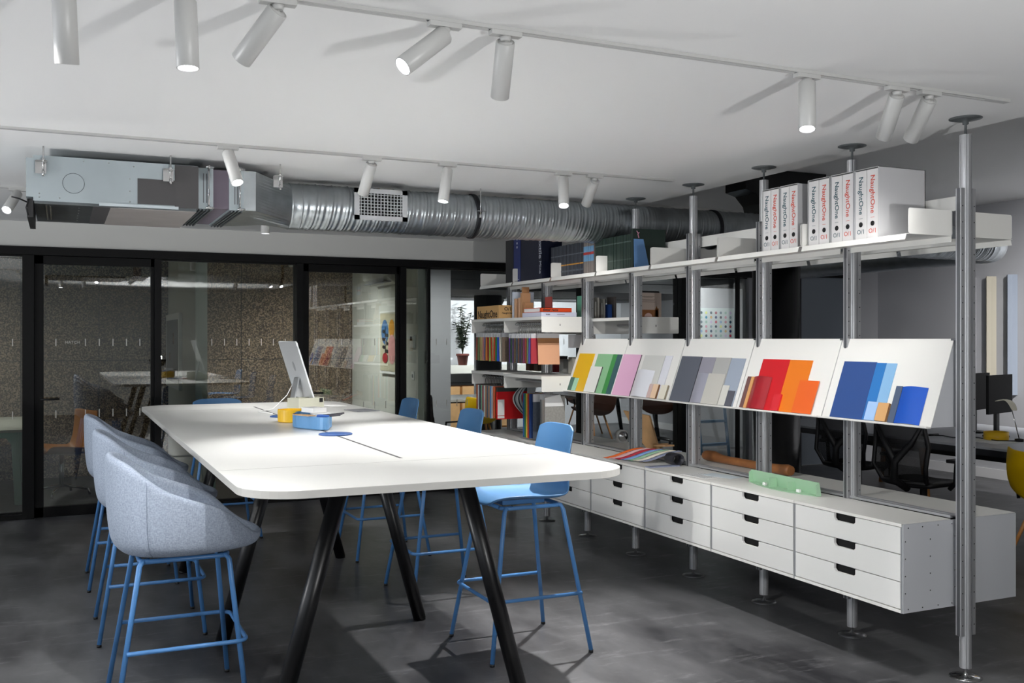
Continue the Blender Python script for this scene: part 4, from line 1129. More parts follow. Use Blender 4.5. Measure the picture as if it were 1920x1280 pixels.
hang_shelf(Y5, 1.300, 'lower hanging shelf above the grey sample cards, nearer bay'); hang_shelf(Y6, 1.306, 'lower hanging shelf above the red sample, farther bay')
hang_shelf(Y5-PD+.02, 1.765, 'rear hanging shelf with the brick-building book', True); hang_shelf(Y5+.02, 1.765, 'rear hanging shelf behind the orange book', True); hang_shelf(Y6+.02, 1.765, 'rear hanging shelf behind the cardboard box', True)
hang_shelf(Y5+.02, 1.30, 'lower rear hanging shelf behind the samples', True)
NAMEC = {'a3584a': 'brick red', '6f7f5a': 'olive', 'c9b27a': 'sand', 'd9c28c': 'pale yellow', 'cf8a8a': 'pink', '7d86ab': 'lavender', 'c77a3a': 'orange-brown', 'bf2f3c': 'crimson', '9fae58': 'lime', 'cf4a35': 'vermilion', 'e0d9a0': 'cream', 'c8472c': 'red-orange', '3f9a55': 'green', '2a55c0': 'bright blue', 'd8d2c4': 'off-white',
 '6a4590': 'violet', '3f5a4a': 'dark green', '5a4a6a': 'plum', '6f5a44': 'brown', '4b5560': 'slate', '7a5a4a': 'tan-brown', '4a3f5a': 'aubergine', '5f5550': 'taupe', '7a3f5a': 'berry', 'a34a3a': 'rust', '6f8a5a': 'moss', '4f4fa0': 'indigo', 'b23a44': 'dark red',
 'b5603f': 'terracotta', 'd7d9dc': 'white', '4a4a58': 'charcoal', '8fc2a0': 'mint', 'b0606a': 'rose', 'c9d6d2': 'pale aqua', 'b98a6a': 'camel', '6a7480': 'steel grey', 'c79a72': 'beige', '6f9fcf': 'sky blue', 'dcdfe2': 'ice white', 'c5603a': 'burnt orange',
 '2f5f9a': 'blue', '3f8a5a': 'emerald', 'd9c04a': 'yellow', '24407a': 'navy', '7f8488': 'mid grey', 'c9c4bf': 'warm grey', 'd7c9c2': 'blush', '9a9d9a': 'grey-green', 'b9b9a4': 'khaki',
 'c8921c': 'gold', '8a8078': 'stone', '4a4a50': 'graphite', '6f5a6a': 'mauve', '3a4a6a': 'ink blue', 'a8a090': 'putty', '5a4a3a': 'umber', '6a5a4a': 'brown', '3f6a8a': 'teal blue', '5a3a2c': 'dark brown', '3a3a3c': 'black-grey', '7a1420': 'wine red', '8a8a86': 'mid grey', 'b9b5a8': 'pale beige'}
ORDN = ['1st', '2nd', '3rd', '4th', '5th', '6th', '7th', '8th', '9th', '10th', '11th', '12th', '13th', '14th', '15th']
HW = mat('header_card', 'd4d4d6', .5)
def swatch(y, z1, h, x0, wd, col, label, group, hdr=True, th=.006, face=None, hook=STEEL, hz=None, skew=0, pos=None):
    """cloth swatch hanging in the plane across the shelf; y = position along it"""
    if pos:
        label = '%s, %s from the far end' % (label.replace('swatch', NAMEC[col]+' swatch', 1).replace('card', NAMEC[col]+' card', 1) if ('swatch' in label or 'card' in label) else label, pos)
        label = label.replace('dark swatch', 'swatch') if 0 else label
    t = thing('fabric_swatch', label, 'fabric swatch', (x0+wd/2, y, z1), 0, group)
    dx = skew
    m = MB().prism([(x0, z1), (x0+wd, z1), (x0+wd+dx, z1-h), (x0+dx, z1-h)], (0, th, 0), (0, y, 0), (1,0,0), (0,0,1))
    cl_ = m.build('cloth', mat('cloth_'+col, col, .9, noise=(60, .12) if face else None), t)
    if hdr: MB().box(x0-.001, x0+wd+.001, y-.002, y+th+.002, z1-.034, z1+.004).build('header', HW, cl_)
    if hz:
        xc = HX+.11; R = .02
        pts = [(xc+R*1.1*math.cos(a), y+th/2, hz+R*math.sin(a)) for a in [math.radians(q) for q in (200, 160, 120, 80, 40, 0, -40, -70)]]
        pts.append((xc, y+th/2, z1))
        MB().tube(pts, .0022, 6).build('hook', hook, t)
    return t
c1 = ['a3584a', '6f7f5a', 'c9b27a', 'd9c28c', 'cf8a8a', '7d86ab', 'c77a3a', 'bf2f3c', '9fae58', 'cf4a35', 'e0d9a0', 'c8472c', '3f9a55', '2a55c0', 'd8d2c4']
for i in range(15):
    swatch(8.47-i*.037, 1.648, .245+.004*math.sin(i), HX+.025, .19, c1[i], 'swatch in the upper farther row', 'bright fabric swatches, upper far row', pos=ORDN[i], th=.012, hz=1.725, skew=random.uniform(-.008, .008))
swatch(7.905, 1.648, .25, HX+.03, .2, '7a6a5c', 'brown tweed swatch facing the camera at the end of the bright row', 'facing swatches', th=.006, face=1, hz=1.725)
c2 = ['6a4590', '3f5a4a', '5a4a6a', '6f5a44', '4b5560', '7a5a4a', '4a3f5a', '5f5550', '7a3f5a', 'a34a3a', '6f8a5a', '4f4fa0', 'b23a44']
for i in range(13):
    swatch(7.74-i*.036, 1.640, .245, HX+.025, .19, c2[i], 'dark swatch in the upper nearer row', 'dark fabric swatches, upper near row', pos=ORDN[i], th=.012, hz=1.722, skew=random.uniform(-.006, .006))
tt_ = swatch(7.25, 1.640, .25, HX+.055, .195, 'dfa884', 'peach leather swatch facing the camera above the lower shelf', 'facing swatches', th=.006, hz=1.722, skew=.008)
MB().box(HX+.055, HX+.25, 7.247, 7.25, 1.565, 1.607).build('brown_strip', mat('strip_brown', '9a6b45', .8), tt_)
c3 = ['b5603f', 'd7d9dc', '4a4a58', '8fc2a0', 'b0606a', 'c9d6d2', 'b98a6a', '6a7480', 'c79a72', '6f9fcf', 'dcdfe2', 'c5603a']
for i in range(12):
    swatch(8.47-i*.035, 1.175, .29-.003*(i % 3), HX+.025, .19, c3[i], 'swatch in the lower row by the red one', 'fabric swatches, lower far row', pos=ORDN[i], hdr=False, th=.013, hz=1.25, hook=BLACKP)
t2 = swatch(8.03, 1.165, .28, HX+.03, .30, 'c81018', 'large red swatch card hanging under the lower far shelf', 'facing swatches', hdr=False, th=.006, hz=1.25, hook=BLACKP)
MB().box(HX+.04, HX+.105, 8.026, 8.03, .92, 1.06).box(HX+.04, HX+.105, 8.026, 8.03, .893, .915).build('label_sheet', PAPER, t2)
MB().box(HX+.03, HX+.33, 8.026, 8.037, 1.13, 1.17).build('header', mat('header_dark', '2f3835', .6), t2)
# fanned leather loops
for i in range(6):
    y = 7.82-.018*i; x0 = HX+.16; m = MB(); pts = []; N = 14
    for k in range(N+1):
        f = k/N; a = pi*f; pts.append((x0-.10*math.sin(a)*(1-.05*i)+.08*f, 1.17-.27*f+.02*math.sin(a)))
    rows = [[(p[0], y+dy, p[1]) for p in pts] for dy in (0, .014)]
    rows2 = [[(p[0]+.016, y+dy, p[1]+.006) for p in pts] for dy in (.014, 0)]
    m.grid([rows[0], rows[1], rows2[0], rows2[1], rows[0]])
    tag(m.build('leather_strip', mat('strip_%d' % (i % 3), ['cfd0ce', '2c3338', 'a9adb0'][i % 3], .5)), ['white', 'dark', 'grey'][i % 3]+' folded leather strip in the fan beside the red swatch, %s from the far end' % ORDN[i], 'leather strip', 'fanned leather strips')
c4 = ['2f5f9a', '3f8a5a', 'd9c04a', 'c8472c', '24407a']
for i in range(5):
    swatch(7.64-i*.03, 1.135, .375, HX+.11, .15, c4[i], 'long card by the slate-grey one', 'long bright sample cards', pos=ORDN[i], hdr=False, th=.009)
t3 = swatch(7.47, 1.135, .375, HX+.12, .155, '4f5661', 'slate-grey long sample card with a white label, facing the camera', 'facing swatches', hdr=False, th=.006, face=1)
MB().box(HX+.12, HX+.275, 7.466, 7.478, 1.07, 1.135).build('header', HW, t3); MB().box(HX+.205, HX+.27, 7.466, 7.47, .78, .895).build('label_sheet', PAPER, t3)
for i in range(5):
    swatch(7.36-i*.028, 1.13, .33, HX+.135, .13, ['7f8488', 'c9c4bf', 'd7c9c2', '9a9d9a', 'b9b9a4'][i], 'long card beside the concrete-look one', 'pale long sample cards', pos=ORDN[i], th=.009)
t4 = swatch(7.18, 1.13, .34, HX+.085, .185, '9c9a94', 'concrete-look long sample card facing the camera under the white end plate', 'facing swatches', hdr=False, th=.006, face=1)
MB().prism([(HX+.085, 1.05), (HX+.085, 1.12), (HX+.22, 1.145), (HX+.262, 1.05)], (0, -.003, 0), (0, 7.178, 0), (1,0,0), (0,0,1)).build('paper_slip', PAPER, t4)
# rear row samples
c5 = ['c8921c', '8a8078', '4a4a50', '6f5a6a', '3a4a6a', 'a8a090', '5a4a3a', '3f6a8a']
for i in range(8):
    swatch(7.25-i*.05, 1.60, .30, 4.02, .22, c5[i], 'swatch on the rear rail behind the displays', 'fabric swatches on the rear rail', pos=ORDN[i], hdr=False, th=.016)
tag(MB().box(3.86, 4.12, 7.30, 7.303, 1.525, 1.635).build('perforated_card', HW), 'white card with dark dashes hanging right of the peach swatch', 'card')
for i, cc_ in enumerate(['5a3a2c', '6a5a4a', '3a3a3c', '7a1420', '8a8a86', 'b9b5a8']):
    tag(MB().box(3.98, 4.2, 8.3-i*.17, 8.38-i*.17, 1.303, 1.303+.10+.02*(i % 3)).build('sample_book', mat('smp_'+cc_, cc_, .7)), NAMEC[cc_]+' sample book standing behind the lower hanging shelf, %s from the far end' % ORDN[i], 'book', 'sample books on the rear lower shelf')

# ---- things on the upper hanging shelf
t = thing('cardboard_box', 'kraft cardboard box with dark lettering on the farther hanging shelf', 'box', (3.62, 8.2, 1.779))
MB().box(3.50, 3.655, 7.92, 8.42, 1.78, 1.895).build('box_body', CARD, t, bevel=.002)
INK = mat('print_ink', '2a221a', .7)
text('NaughtOne', .088, INK, (3.4985, 8.40, 1.818), (0,-1,0), (0,0,1), t, bold=.001, length=.44)
text('O/1', .045, INK, (3.55, 7.9185, 1.862), (1,0,0), (0,0,1), t, bold=.0008)
text('NaughtOne', .02, INK, (3.53, 7.9185, 1.826), (1,0,0), (0,0,1), t, bold=.0004, length=.1)
def blk(name, label, cat, col, x0, x1, y0, y1, z0, h, group=None, rough=.6):
    return tag(MB().box(x0, x1, y0, y1, z0, z0+h).build(name, mat('blk_'+col, col, rough), bevel=.0015), label, cat, group)
ZS = 1.779
for i, (y, h, c_) in enumerate(((7.78, .17, 'c49a78'), (7.70, .175, 'caa080'), (7.655, .215, 'b88a62'), (7.60, .13, 'b08058'))):
    blk('wood_block', 'beige wood sample block standing left of the orange book, ' + ['first', 'second', 'third', 'fourth'][i] + ' from left', 'wood block', c_, 3.60, 3.68, y, y+.035, ZS, h, 'wood sample blocks')
blk('wood_block', 'short wood block stacked on top of the tall wood blocks', 'wood block', 'a87a50', 3.61, 3.67, 7.66, 7.685, ZS+.2155, .05, 'wood sample blocks')
blk('book', 'white tall book left of the wood blocks', 'book', 'c9d2e0', 3.60, 3.80, 7.835, 7.86, ZS, .23)
t = thing('book', 'orange hardback lying flat, its spine lettered in black', 'book', (3.68, 7.3, ZS+.036))
MB().use(mat('book_orange', 'd8430f', .5)).box(3.525, 3.80, 7.13, 7.16, ZS+.037, ZS+.073).box(3.525, 3.80, 7.13, 7.47, ZS+.037, ZS+.041).box(3.525, 3.80, 7.13, 7.47, ZS+.069, ZS+.073).build('cover', None, t)
MB().box(3.53, 3.795, 7.16, 7.465, ZS+.041, ZS+.069).build('pages', PAPER, t)
text('dieter rams', .03, INK, (3.535, 7.1285, ZS+.055), (1,0,0), (0,0,1), t, bold=.0008)
t = thing('book', 'white book lying flat under the orange one', 'book', (3.68, 7.3, ZS))
MB().box(3.52, 3.84, 7.12, 7.48, ZS+.001, ZS+.036).build('cover', mat('book_white', 'c6c8d8', .5), t)
text('braun', .016, INK, (3.56, 7.1185, ZS+.019), (1,0,0), (0,0,1), t, bold=.0004); MB().box(3.66, 3.73, 7.1185, 7.1195, ZS+.017, ZS+.02).build('small_print', INK, t)
bk = [(3.93, '6fb59a', .19, .045, .15, 'mint green book on the rear shelf'), (3.96, 'c2b46a', .09, .018, .1, 'short yellow book on the rear shelf'), (3.985, 'a9a6a0', .165, .016, .12, 'pale grey book right of the yellow one'), (4.02, 'b8b5ae', .14, .012, .1, 'thin pale book on the rear shelf'), (4.045, 'b3afa6', .175, .014, .1, 'tallest thin pale book on the rear shelf'), (4.08, '8f8d88', .13, .012, .1, 'short grey thin book on the rear shelf'), (4.10, 'a8a69f', .165, .016, .1, 'pale book left of the blue one'), (4.145, '2f5aa8', .12, .035, .12, 'blue book at the right of the rear shelf row'), (4.20, '6a6460', .185, .022, .12, 'brown-grey book at the end of the rear shelf row')]
for x, c_, h, w_, d_, lab in bk:
    blk('book', lab, 'book', c_, x, x+w_, 7.13, 7.13+d_, 1.766, h, 'books on the rear hanging shelf')
blk('book', 'dark book filling the back of the rear shelf row', 'book', '17181a', 3.97, 4.22, 7.30, 7.34, 1.766, .17, 'books on the rear hanging shelf')
blk('book', 'thin red book left of the second-farthest post', 'book', 'b5544c', 3.80, 3.812, 7.50, 7.62, ZS, .18)
# facing book with brick building
t = thing('book', 'beige book facing out with a brown arched building drawn on its cover', 'book', (4.08, 6.44, 1.766))
bx0, bx1, by, bz0 = 3.965, 4.20, 6.42, 1.767
MB().box(bx0, bx1, by, by+.02, bz0, bz0+.185).build('cover', mat('cover_sand', 'b3a398', .6), t)
MB().box(bx0+.02, bx1-.005, by+.022, by+.03, bz0, bz0+.2).build('backing', BLACKP, t)
m = MB().use(mat('brick_print', '86552c', .7))
m.box(bx0+.03, bx1-.03, by-.0012, by, bz0+.0, bz0+.055).box(bx0+.025, bx0+.055, by-.0012, by, bz0, bz0+.065).box(bx1-.055, bx1-.025, by-.0012, by, bz0, bz0+.065)
m.prism([(bx0+.035, bz0+.065), (bx0+.052, bz0+.065), (bx0+.0435, bz0+.085)], (0,-.0012,0), (0, by, 0), (1,0,0), (0,0,1)).prism([(bx1-.052, bz0+.065), (bx1-.035, bz0+.065), (bx1-.0435, bz0+.085)], (0,-.0012,0), (0, by, 0), (1,0,0), (0,0,1))
m.use(mat('arch_print', 'c9a9a0', .7)); xc = (bx0+bx1)/2
m.prism([(xc+.035*math.cos(pi*k/14), bz0+.03*math.sin(pi*k/14)) for k in range(15)], (0,-.0006,0), (0, by-.0014, 0), (1,0,0), (0,0,1))
m.use(INK)
for z, w_ in ((.155, .055), (.148, .04), (.13, .06), (.123, .05), (.113, .062)): m.box(xc-w_, xc+w_, by-.0008, by, bz0+z, bz0+z+.0018)
m.build('print', None, t)

# ------------------------------------------------------------ things on the cabinet tops
CZ = .7425
cols = [('orange', 'e0661c'), ('pink', 'dfb0b4'), ('red', 'b02438'), ('blue', '7f9fd6'), ('pale green', '94bb9c'), ('cream', 'd9d2c0'), ('grey-blue', '8389a0')]
for i, (nm, hx) in enumerate(cols):
    y = 6.17-i*.062; m = MB(); pts = []; N = 14
    for k in range(N+1):
        f = k/N
        pts.append((3.575+.25*f+.012*i, CZ+.003+.075*math.sin(pi*min(1, f*1.05)*.62)*f**.8+.002*i, y-.10*f))
    wd = .052
    rows = [[(p[0], p[2]+wd*(1-.15*k/N), p[1]) for k, p in enumerate(pts)], [(p[0], p[2], p[1]+.0) for p in pts], [(p[0], p[2], p[1]-.003) for p in pts], [(p[0], p[2]+wd*(1-.15*k/N), p[1]-.003) for k, p in enumerate(pts)]]
    m.grid(rows+[rows[0]])
    tag(m.build('leather_strip', mat('fan_'+hx, hx, .55)), nm+' leather strip in the fan lying on the cabinet top', 'leather strip', 'fanned colour strips on the cabinet')
R_ = .042; pts = [(3.66+R_*0, 0)]; m = MB(); ring = []
for k in range(25):
    a = 2*pi*k/24; ring.append((3.80+R_*1.15*math.cos(a), CZ+.042+R_*.95*math.sin(a)))
rows = [[(p[0], y, p[1]) for p in ring] for y in (5.60, 5.70)]
inn = [[((p[0]-3.80)*.82+3.80, y, (p[1]-CZ-.042)*.82+CZ+.042) for p in ring] for y in (5.70, 5.60)]
m.grid([rows[0], rows[1], inn[0], inn[1], rows[0]])
tag(m.build('leather_roll', mat('roll_dark', '2b2c33', .5)), 'rolled dark strip at the end of the colour fan', 'roll')
tag(MB().box(3.56, 3.80, 5.58, 5.64, CZ, CZ+.006).build('leather_strip', mat('fan_8389a0', '8389a0', .55)), 'flat grey-blue strip under the dark roll', 'leather strip')
t = thing('leaflet', 'white leaflet with grey printed lines nearest the cabinet front edge', 'leaflet', (3.6, 5.0, CZ), 0, 'leaflets on the cabinet')
(MB().prism([(0, 0), (.16, 0), (.16, .26), (0, .26)], (0,0,.0015), (3.60, 5.0, CZ), (.97,.1,0), (-.1,.97,0)).build('sheet', PAPER, t))
tag(MB().prism([(0, 0), (.12, 0), (.12, .24), (0, .24)], (0,0,.0015), (3.73, 4.93, CZ+.002), (.95,.25,0), (-.25,.95,0)).build('leaflet', mat('leaflet_blue', 'd3dde2', .6)), 'bluish white leaflet beside the green metal part', 'leaflet', 'leaflets on the cabinet')
lf_ = MB()
for k in range(6): lf_.box(3.625+.02*k, 3.628+.02*k, 5.03+.004*k, 5.20+.004*k, CZ+.0016, CZ+.0020)
lf_.box(3.60, 3.605, 5.02, 5.23, CZ+.0016, CZ+.002)
lf_.build('printed_lines', mat('print_grey_line', '6d7478', .6), t)
# green metal part
t = thing('metal_bracket', 'long light green folded metal part lying on the cabinet top', 'metal part', (3.72, 4.5, CZ))
GR = mat('bracket_green', '9cc0a0', .45)
def arcpt(f, off): # bowed outline along y
    return Vector((3.80-.135*math.sin(pi*f)**.9*0+.0, 0, 0))
P1 = []; P2 = []; P3 = []
for k in range(17):
    f = k/16; y = 4.79-.60*f; bow = .06*math.sin(pi*f)
    P1.append((3.775-.02*f, y, CZ+.075)); P2.append((3.79-.02*f, y, CZ+.002)); P3.append((3.73-bow-.02*f+.03, y, CZ+.002))
MB().grid([P1, P2, P3], smooth=False).build('folded_sheet', GR, t, solid=.003)
for y in (4.79, 4.19):
    dxx = 0 if y > 4.5 else -.02
    MB().prism([(3.775+dxx, CZ+.075), (3.79+dxx, CZ+.002), (3.755+dxx, CZ+.002), (3.755+dxx, CZ+.06)], (0, .003, 0), (0, y, 0), (1,0,0), (0,0,1)).build('end_flap', GR, t)
for y in (4.56, 4.40): MB().box(3.715, 3.772, y-.002, y+.002, CZ+.003, CZ+.055).build('rib', GR, t)
for y in (4.63, 4.34): MB().box(3.735, 3.75, y-.012, y+.012, CZ+.004, CZ+.02).build('clip', PAPER, t)
# wooden armrest
t = thing('wooden_armrest', 'long turned walnut-coloured wooden armrest lying behind the posts', 'armrest', (4.13, 5.3, CZ))
pts = [(4.14, 5.78, CZ+.036), (4.14, 5.77, CZ+.037), (4.14, 5.74, CZ+.04), (4.14, 5.66, CZ+.04), (4.14, 5.60, CZ+.034), (4.14, 5.5, CZ+.031), (4.14, 5.1, CZ+.032), (4.14, 4.98, CZ+.034), (4.14, 4.9, CZ+.037), (4.14, 4.87, CZ+.036)]
MB().tube(pts, [.02, .03, .036, .038, .030, .027, .027, .031, .036, .030], 20).build('bar', mat('walnut', '8a5830', .45, noise=(12, .2)), t)
for x in (4.125, 4.15): MB().lathe([(.004, 0), (.004, .002)], (4.105, 5.70+(x-4.12), CZ+.04), 8, 'X').build('screw_hole', DARK, t)
# plywood bracket
t = thing('plywood_stand', 'tapered birch plywood piece with a pointed foot on the rear cabinet', 'plywood part', (4.2, 6.62, CZ))
ply = [(6.95, 1.015), (6.50, .995), (6.38, .745), (6.58, .745)]
MB().prism([(6.97, 1.015), (6.58, 1.0), (6.44, .745), (6.62, .745), (6.72, .80)], (.014, 0, 0), (4.19, 0, 0), (0,1,0), (0,0,1)).build('blade', PLY, t)
MB().prism([(4.16, 6.46), (4.20, 6.62), (4.305, 6.40), (4.22, 6.40)], (0,0,.012), (0,0,CZ+.03)).build('foot', PLY, t)
MB().prism([(4.15, CZ), (4.21, CZ), (4.30, CZ+.045), (4.16, CZ+.05)], (0,.012,0), (0, 6.47, 0), (1,0,0), (0,0,1)).build('rib', PLY, t)
# chrome block
t = thing('chrome_clock', 'small chrome and pale grey disc-shaped object on the rear cabinet', 'clock', (4.24, 7.0, CZ))
MB().box(4.19, 4.27, 7.03, 7.09, CZ, CZ+.055).lathe([(.046, 7.03), (.046, 7.09)], (4.23, 0, CZ+.06), 24, 'Y').build('housing', mat('pale_metal', 'b5b5b2', .35, .3), t)
MB().lathe([(0, 7.005), (.015, 7.006), (.02, 7.012), (.04, 7.018), (.044, 7.03)], (4.225, 0, CZ+.055), 24, 'Y').build('face', STEEL, t)

# ------------------------------------------------------------ right-hand office
t = thing('office_desk', 'long pale grey office desk with a dark edge and wooden legs beyond the shelving', 'desk', (7.6, 6.6, 0))
MB().use(mat('desk_grey', 'b9bcc2', .4)).box(6.76, 8.56, 4.2, 8.5, .712, .73).use(mat('desk_edge', '2c2d31', .5)).box(6.765, 8.555, 4.205, 8.495, .66, .712).build('tabletop', None, t)
for (x, y, sx, sy) in ((7.0, 8.2, -1, 1), (8.3, 8.2, 1, 1), (7.0, 6.5, -1, -1), (8.3, 6.5, 1, -1), (7.0, 4.5, -1, -1), (8.3, 4.5, 1, -1)):
    MB().tube([(x, y, .66), (x+.08*sx, y+.16*sy, 0)], [.034, .024], 14).build('leg', OAK, t)
MB().box(7.2, 8.1, 4.8, 8.0, .56, .60).build('cable_tray', BLACKP, t)
def make_task():
    t = thing('task_chair', 'x', 'chair', (0,0,0), 0, 'black office chairs')
    M = mat('chair_black', '101013', .55); ME = bpy.data.materials.new('chair_mesh'); ME.use_nodes = True
    nt = ME.node_tree; pb = nt.nodes['Principled BSDF']; pb.inputs['Base Color'].default_value = (.02, .02, .022, 1); pb.inputs['Alpha'].default_value = .62
    P = []
    for i in range(7):
        x = .26-.5*i/6; P.append([(x, y, .47+.02*(abs(y)/.24)**2-(.02 if i == 0 else 0)) for y in (-.24, -.16, -.08, 0, .08, .16, .24)])
    MB().grid(P).build('seat', M, t, solid=.05, subsurf=1)
    fr = [(-.24, -.2, .50), (-.30, -.235, .62), (-.27, -.24, .78), (-.30, -.21, .98), (-.31, -.1, 1.02), (-.31, .1, 1.02), (-.30, .21, .98), (-.27, .24, .78), (-.30, .235, .62), (-.24, .2, .50), (-.24, 0, .49), (-.24, -.2, .50)]
    MB().tube(fr, .017, 8).build('back_frame', M, t)
    P = [[(-.24, -.18, .51), (-.24, 0, .51), (-.24, .18, .51)], [(-.295, -.22, .62), (-.29, 0, .62), (-.295, .22, .62)], [(-.262, -.225, .78), (-.27, 0, .78), (-.262, .225, .78)], [(-.295, -.2, .97), (-.3, 0, 1.0), (-.295, .2, .97)]]
    MB().grid(P).build('back_mesh', ME, t, solid=.004)
    MB().tube([(-.2, 0, .44), (-.36, 0, .52), (-.35, 0, .66), (-.315, -.12, .80), (-.31, -.21, .95)], [.03, .034, .03, .022, .014], 8).tube([(-.35, 0, .66), (-.315, .12, .80), (-.31, .21, .95)], [.03, .022, .014], 8).build('back_support', M, t)
    for sy in (-1, 1):
        MB().tube([(-.02, sy*.24, .45), (-.02, sy*.29, .5), (-.02, sy*.30, .66)], .018, 8).obox((.03, sy*.30, .672), .25, .075, .025).build('armrest', M, t)
    MB().tube([(0,0,.10), (0,0,.45)], .028).build('column', M, t)
    for k in range(5):
        a = .3+k*2*pi/5; e = (.31*math.cos(a), .31*math.sin(a))
        MB().tube([(0,0,.13), (e[0], e[1], .075)], [.028, .016], 8).build('foot', M, t)
        MB().lathe([(0, -.022), (.03, -.02), (.03, .02), (0, .022)], (e[0], e[1], .031), 14, 'Y').build('castor', M, t)
    return t
tc_ = make_task()
for i, (x, y, r, lab) in enumerate(((6.18, 5.72, .12, 'black mesh office chair seen from behind under the blue samples'), (6.5, 6.75, .25, 'black office chair half hidden by the black column'), (7.9, 5.45, 2.9, 'black office chair on the far side of the office desk'), (6.75, 5.02, .5, 'black office chair at the right edge with a dark armrest, beside the yellow one'))):
    x = x if i != 2 else 8.95
    if i == 0: tc_.location = (x, y, 0); tc_.rotation_euler = (0,0,r); tc_['label'] = lab
    elif i < 3: dup(tc_, (x, y, 0), r, lab)
shell_chair('yellow_chair', 'bright yellow shell chair with dark arms at the right edge beyond the shelving', YEL, 'leg', (6.67, 4.92, 0), .0, seat=.42, back=.36, arms=True)
for i, (x, y, r) in enumerate(((7.58, 6.17, 1.13), (7.75, 6.55, 1.13))):
    t = thing('computer_monitor', ['black monitor nearer the cream desk lamp, seen from behind', 'black monitor directly beside the near post, seen from behind'][i], 'monitor', (0,0,0), 0, 'black monitors on the office desk')
    MB().box(-.26, .26, -.012, .012, .21, .55).build('panel', mat('monitor_black', '08080a', .6, spec=.15), t, bevel=.003, local=True)
    MB().box(-.03, .03, -.04, -.012, .02, .38).build('stand_arm', BLACKP, t, local=True)
    MB().lathe([(.11, 0), (.11, .012), (.02, .02)], (0, -.03, 0), 24).build('stand_foot', BLACKP, t, local=True)
    t.location = (x, y, .731); t.rotation_euler = (0,0,r+pi/2+.75)
t = thing('desk_lamp', 'small cream desk lamp with a thin chrome arm', 'lamp', (7.55, 5.72, .731))
LX, LY = 7.40, 5.83
CR = mat('lamp_cream', 'd6d0bf', .4)
MB().lathe([(.035, 0), (.035, .02), (.01, .025)], (LX, LY, .731), 20).build('base', BLACKP, t)
dv = Vector((-.045, .04, .27))
MB().tube([(LX, LY, .75), Vector((LX, LY, .75))+dv], .0045, 8).build('arm', STEEL, t)
hp = Vector((LX, LY, .75))+dv
P = []
sw = Vector((.685, -.73, 0)).normalized()
for (dx, dz, wd) in ((.035, -.035, .026), (.02, .0, .034), (.0, .035, .036), (-.03, .058, .034), (-.075, .060, .026), (-.12, .052, .018), (-.155, .043, .008)):
    c_ = hp+sw*dx*.8+Vector((0, 0, dz)); dd2 = (sw*.75+Vector((.55, .75, 0))*.5).normalized()
    P.append([c_-dd2*wd, c_+Vector((0, 0, .006)), c_+dd2*wd])
MB().grid(P).build('shade', CR, t, solid=.006, subsurf=1)
t = thing('desk_tray', 'round yellow tray on the office desk beside the cream lamp', 'tray', (7.33, 6.02, .731))
MB().lathe([(0, 0), (.095, 0), (.1, .005), (.1, .07), (.096, .07), (.094, .008), (0, .008)], (7.33, 6.0, .732), 32).build('dish', mat('tray_yellow', 'e3b51c', .4), t)
tag(MB().box(7.02, 7.30, 5.75, 6.15, .731, .734).build('notepad', PAPER), 'flat white pad on the office desk in front of the yellow tray', 'notepad')
tag(MB().tube([(7.05, 6.55, .74), (7.15, 6.4, .738), (7.1, 6.25, .738), (7.3, 6.2, .738), (7.22, 5.9, .738), (7.35, 5.82, .738)], .005, 6).tube([(7.0, 6.5, .737), (7.2, 6.5, .737)], .012, 6).build('cable', BLACKP), 'black cables lying on the office desk', 'cable')
# battens
for i, (ya, yb, z0, z1, c_) in enumerate(((8.25, 8.37, .98, 2.32, 'aeadb3'), (7.975, 8.075, .98, 2.315, 'b8b2a2'), (7.70, 7.80, .97, 2.32, '8b94a2'))):
    t = thing('acoustic_batten', ['pale lilac vertical batten on the right wall, beside the post', 'cream vertical batten on the right wall', 'blue-grey vertical batten on the right wall'][i], 'wall panel', (9.7, (ya+yb)/2, z0), 0, 'vertical battens on the right wall')
    MB().prism([(9.748, ya), (9.68, ya+.015), (9.65, (ya+yb)/2), (9.68, yb-.015), (9.748, yb)], (0,0,z1-z0), (0,0,z0)).build('batten', mat('batten_'+c_, c_, .8), t)
# dotted print seen through the open door frame beyond the shelving
t = thing('dot_print', 'white print with a grid of coloured dots, seen between the shelving posts', 'picture', (8.7, 11.9, 1.5))
MB().box(8.32, 9.04, 11.88, 11.9, 1.35, 2.05).build('sheet', mat('print_grey', 'b9c2c4', .6), t)
dc = ['7f8f98', '2f7f9a', 'a92c44', '12303c', '30343c', '1c3f55', '8fae9f', '14303c', 'b8955a', '7f9fc0', '9a4a54', 'c08a98', '8fa8a0', 'b9a8c8', 'c9cf7a', '24305c', 'b0707a', '5f6f7a']
m = MB(); kk = 0
for j in range(9):
    for i in range(8):
        c_ = dc[(kk*7+j*3) % len(dc)]; kk += 1
        m.use(mat('dot_'+c_, c_, .6)).lathe([(.020, 0), (.020, -.001)], (8.37+i*.086, 11.879, 1.98-j*.067), 16, 'Y')
m.build('dots', None, t)
struct(MB().box(8.2, 9.75, 11.92, 12.0, 0, 2.34), 'wall_back.003', GREYW)
# open black door leaf beside the column
struct(MB().box(7.30, 7.33, 9.2, 9.25, 0, 2.345).box(7.47, 7.50, 9.745, 9.8, 0, 2.345), 'trim_15', BLACKF)
# ladder
t = thing('step_ladder', 'light blue step ladder leaning beside the black column', 'ladder', (7.7, 10.6, 0))
LB = mat('ladder_blue', '6fa3cf', .4)
for dx in (0, .42):
    MB().tube([(7.35+dx, 10.3, 0), (7.5+dx, 10.75, 1.6)], .02, 8).build('rail', LB, t)
for k in range(5):
    f = .15+k*.18; MB().box(7.35+.15*f, 7.77+.15*f, 10.28+.45*f, 10.36+.45*f, 1.6*f, 1.6*f+.03).build('step', LB, t)

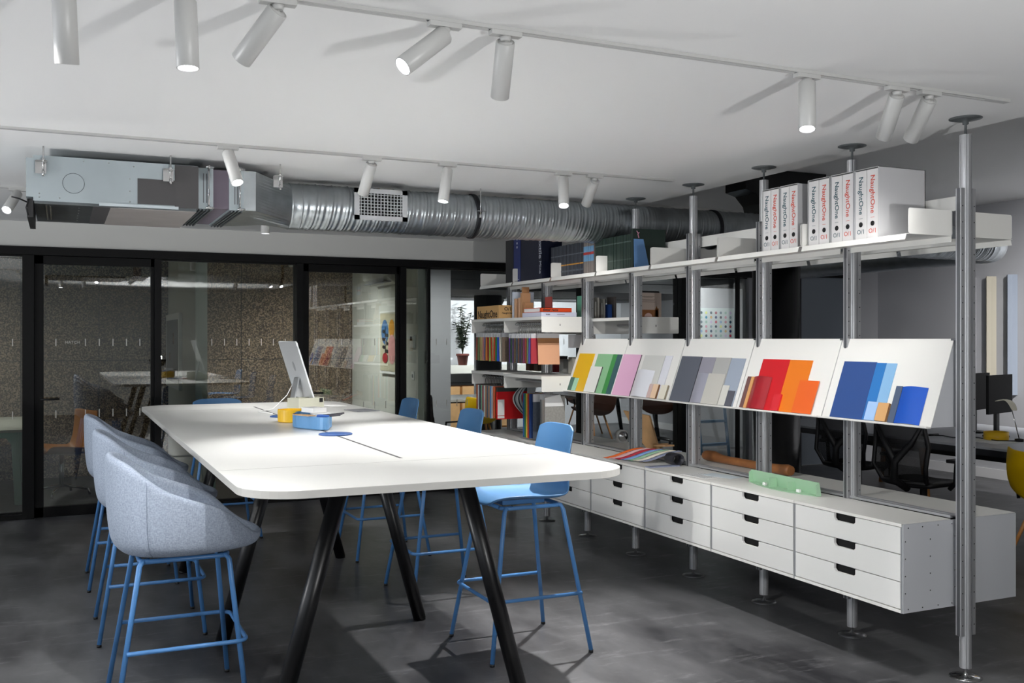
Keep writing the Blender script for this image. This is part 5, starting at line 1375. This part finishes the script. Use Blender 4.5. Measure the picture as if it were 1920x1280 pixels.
# ------------------------------------------------------------ light
w = bpy.data.worlds.new('world'); SC.world = w; w.use_nodes = True
bg = w.node_tree.nodes['Background']; bg.inputs['Color'].default_value = (.86, .92, 1, 1); bg.inputs['Strength'].default_value = .9
def area(loc, size, power, rot=(0,0,0), col=(1,1,1), sy=None):
    l = bpy.data.lights.new('area', 'AREA'); l.energy = power; l.size = size; l.color = col
    if sy: l.shape = 'RECTANGLE'; l.size_y = sy
    o = bpy.data.objects.new('ceiling_light', l); COL.objects.link(o); o.location = loc; o.rotation_euler = rot
    return o
def portal(loc, rot, sx, sy):
    o = area(loc, sx, 0, rot, sy=sy); o.name = 'window_portal'; o.data.cycles.is_portal = True
def uplighter(x, y, p, lab, aim):  # invented lamp out of view, added to raise the ceiling brightness
    t = thing('added_floor_lamp', lab, 'lamp', (x, y, 0))
    MB().lathe([(.15, 0), (.15, .02), (.02, .03)], (x, y, 0), 24).build('base', LEGBLK, t)
    MB().tube([(x, y, .02), (x, y, 1.05)], .012).build('pole', LEGBLK, t)
    MB().lathe([(.02, 1.03), (.12, 1.10), (.17, 1.2), (.165, 1.2), (.11, 1.11), (0, 1.06)], (x, y, 0), 28).build('lamp_shade', BLACKF, t)
    l = bpy.data.lights.new('added_uplight', 'SPOT'); l.energy = p; l.spot_size = math.radians(165); l.spot_blend = .6; l.shadow_soft_size = .075
    o = bpy.data.objects.new('added_uplight', l); COL.objects.link(o); o.parent = t; o.location = (0, 0, 1.24); o.rotation_mode = 'QUATERNION'; o.rotation_quaternion = (-Vector(aim).normalized()).to_track_quat('Z', 'Y')
uplighter(1.73, -.6, 160, 'black floor uplighter added unseen behind the camera to brighten the ceiling', (.15, .8, .8))
uplighter(-2.6, 5.0, 95, 'black floor uplighter added unseen left of the tub stools to brighten the ceiling', (.7, 0, .75))
portal((-3.58, 3.1, 1.45), (0, -pi/2, 0), 2.2, 12.6)
SC.view_settings.view_transform = 'Standard'; SC.view_settings.look = 'None'
SC.view_settings.gamma = 1; SC.view_settings.use_curve_mapping = False
SC.view_settings.exposure = 1.0
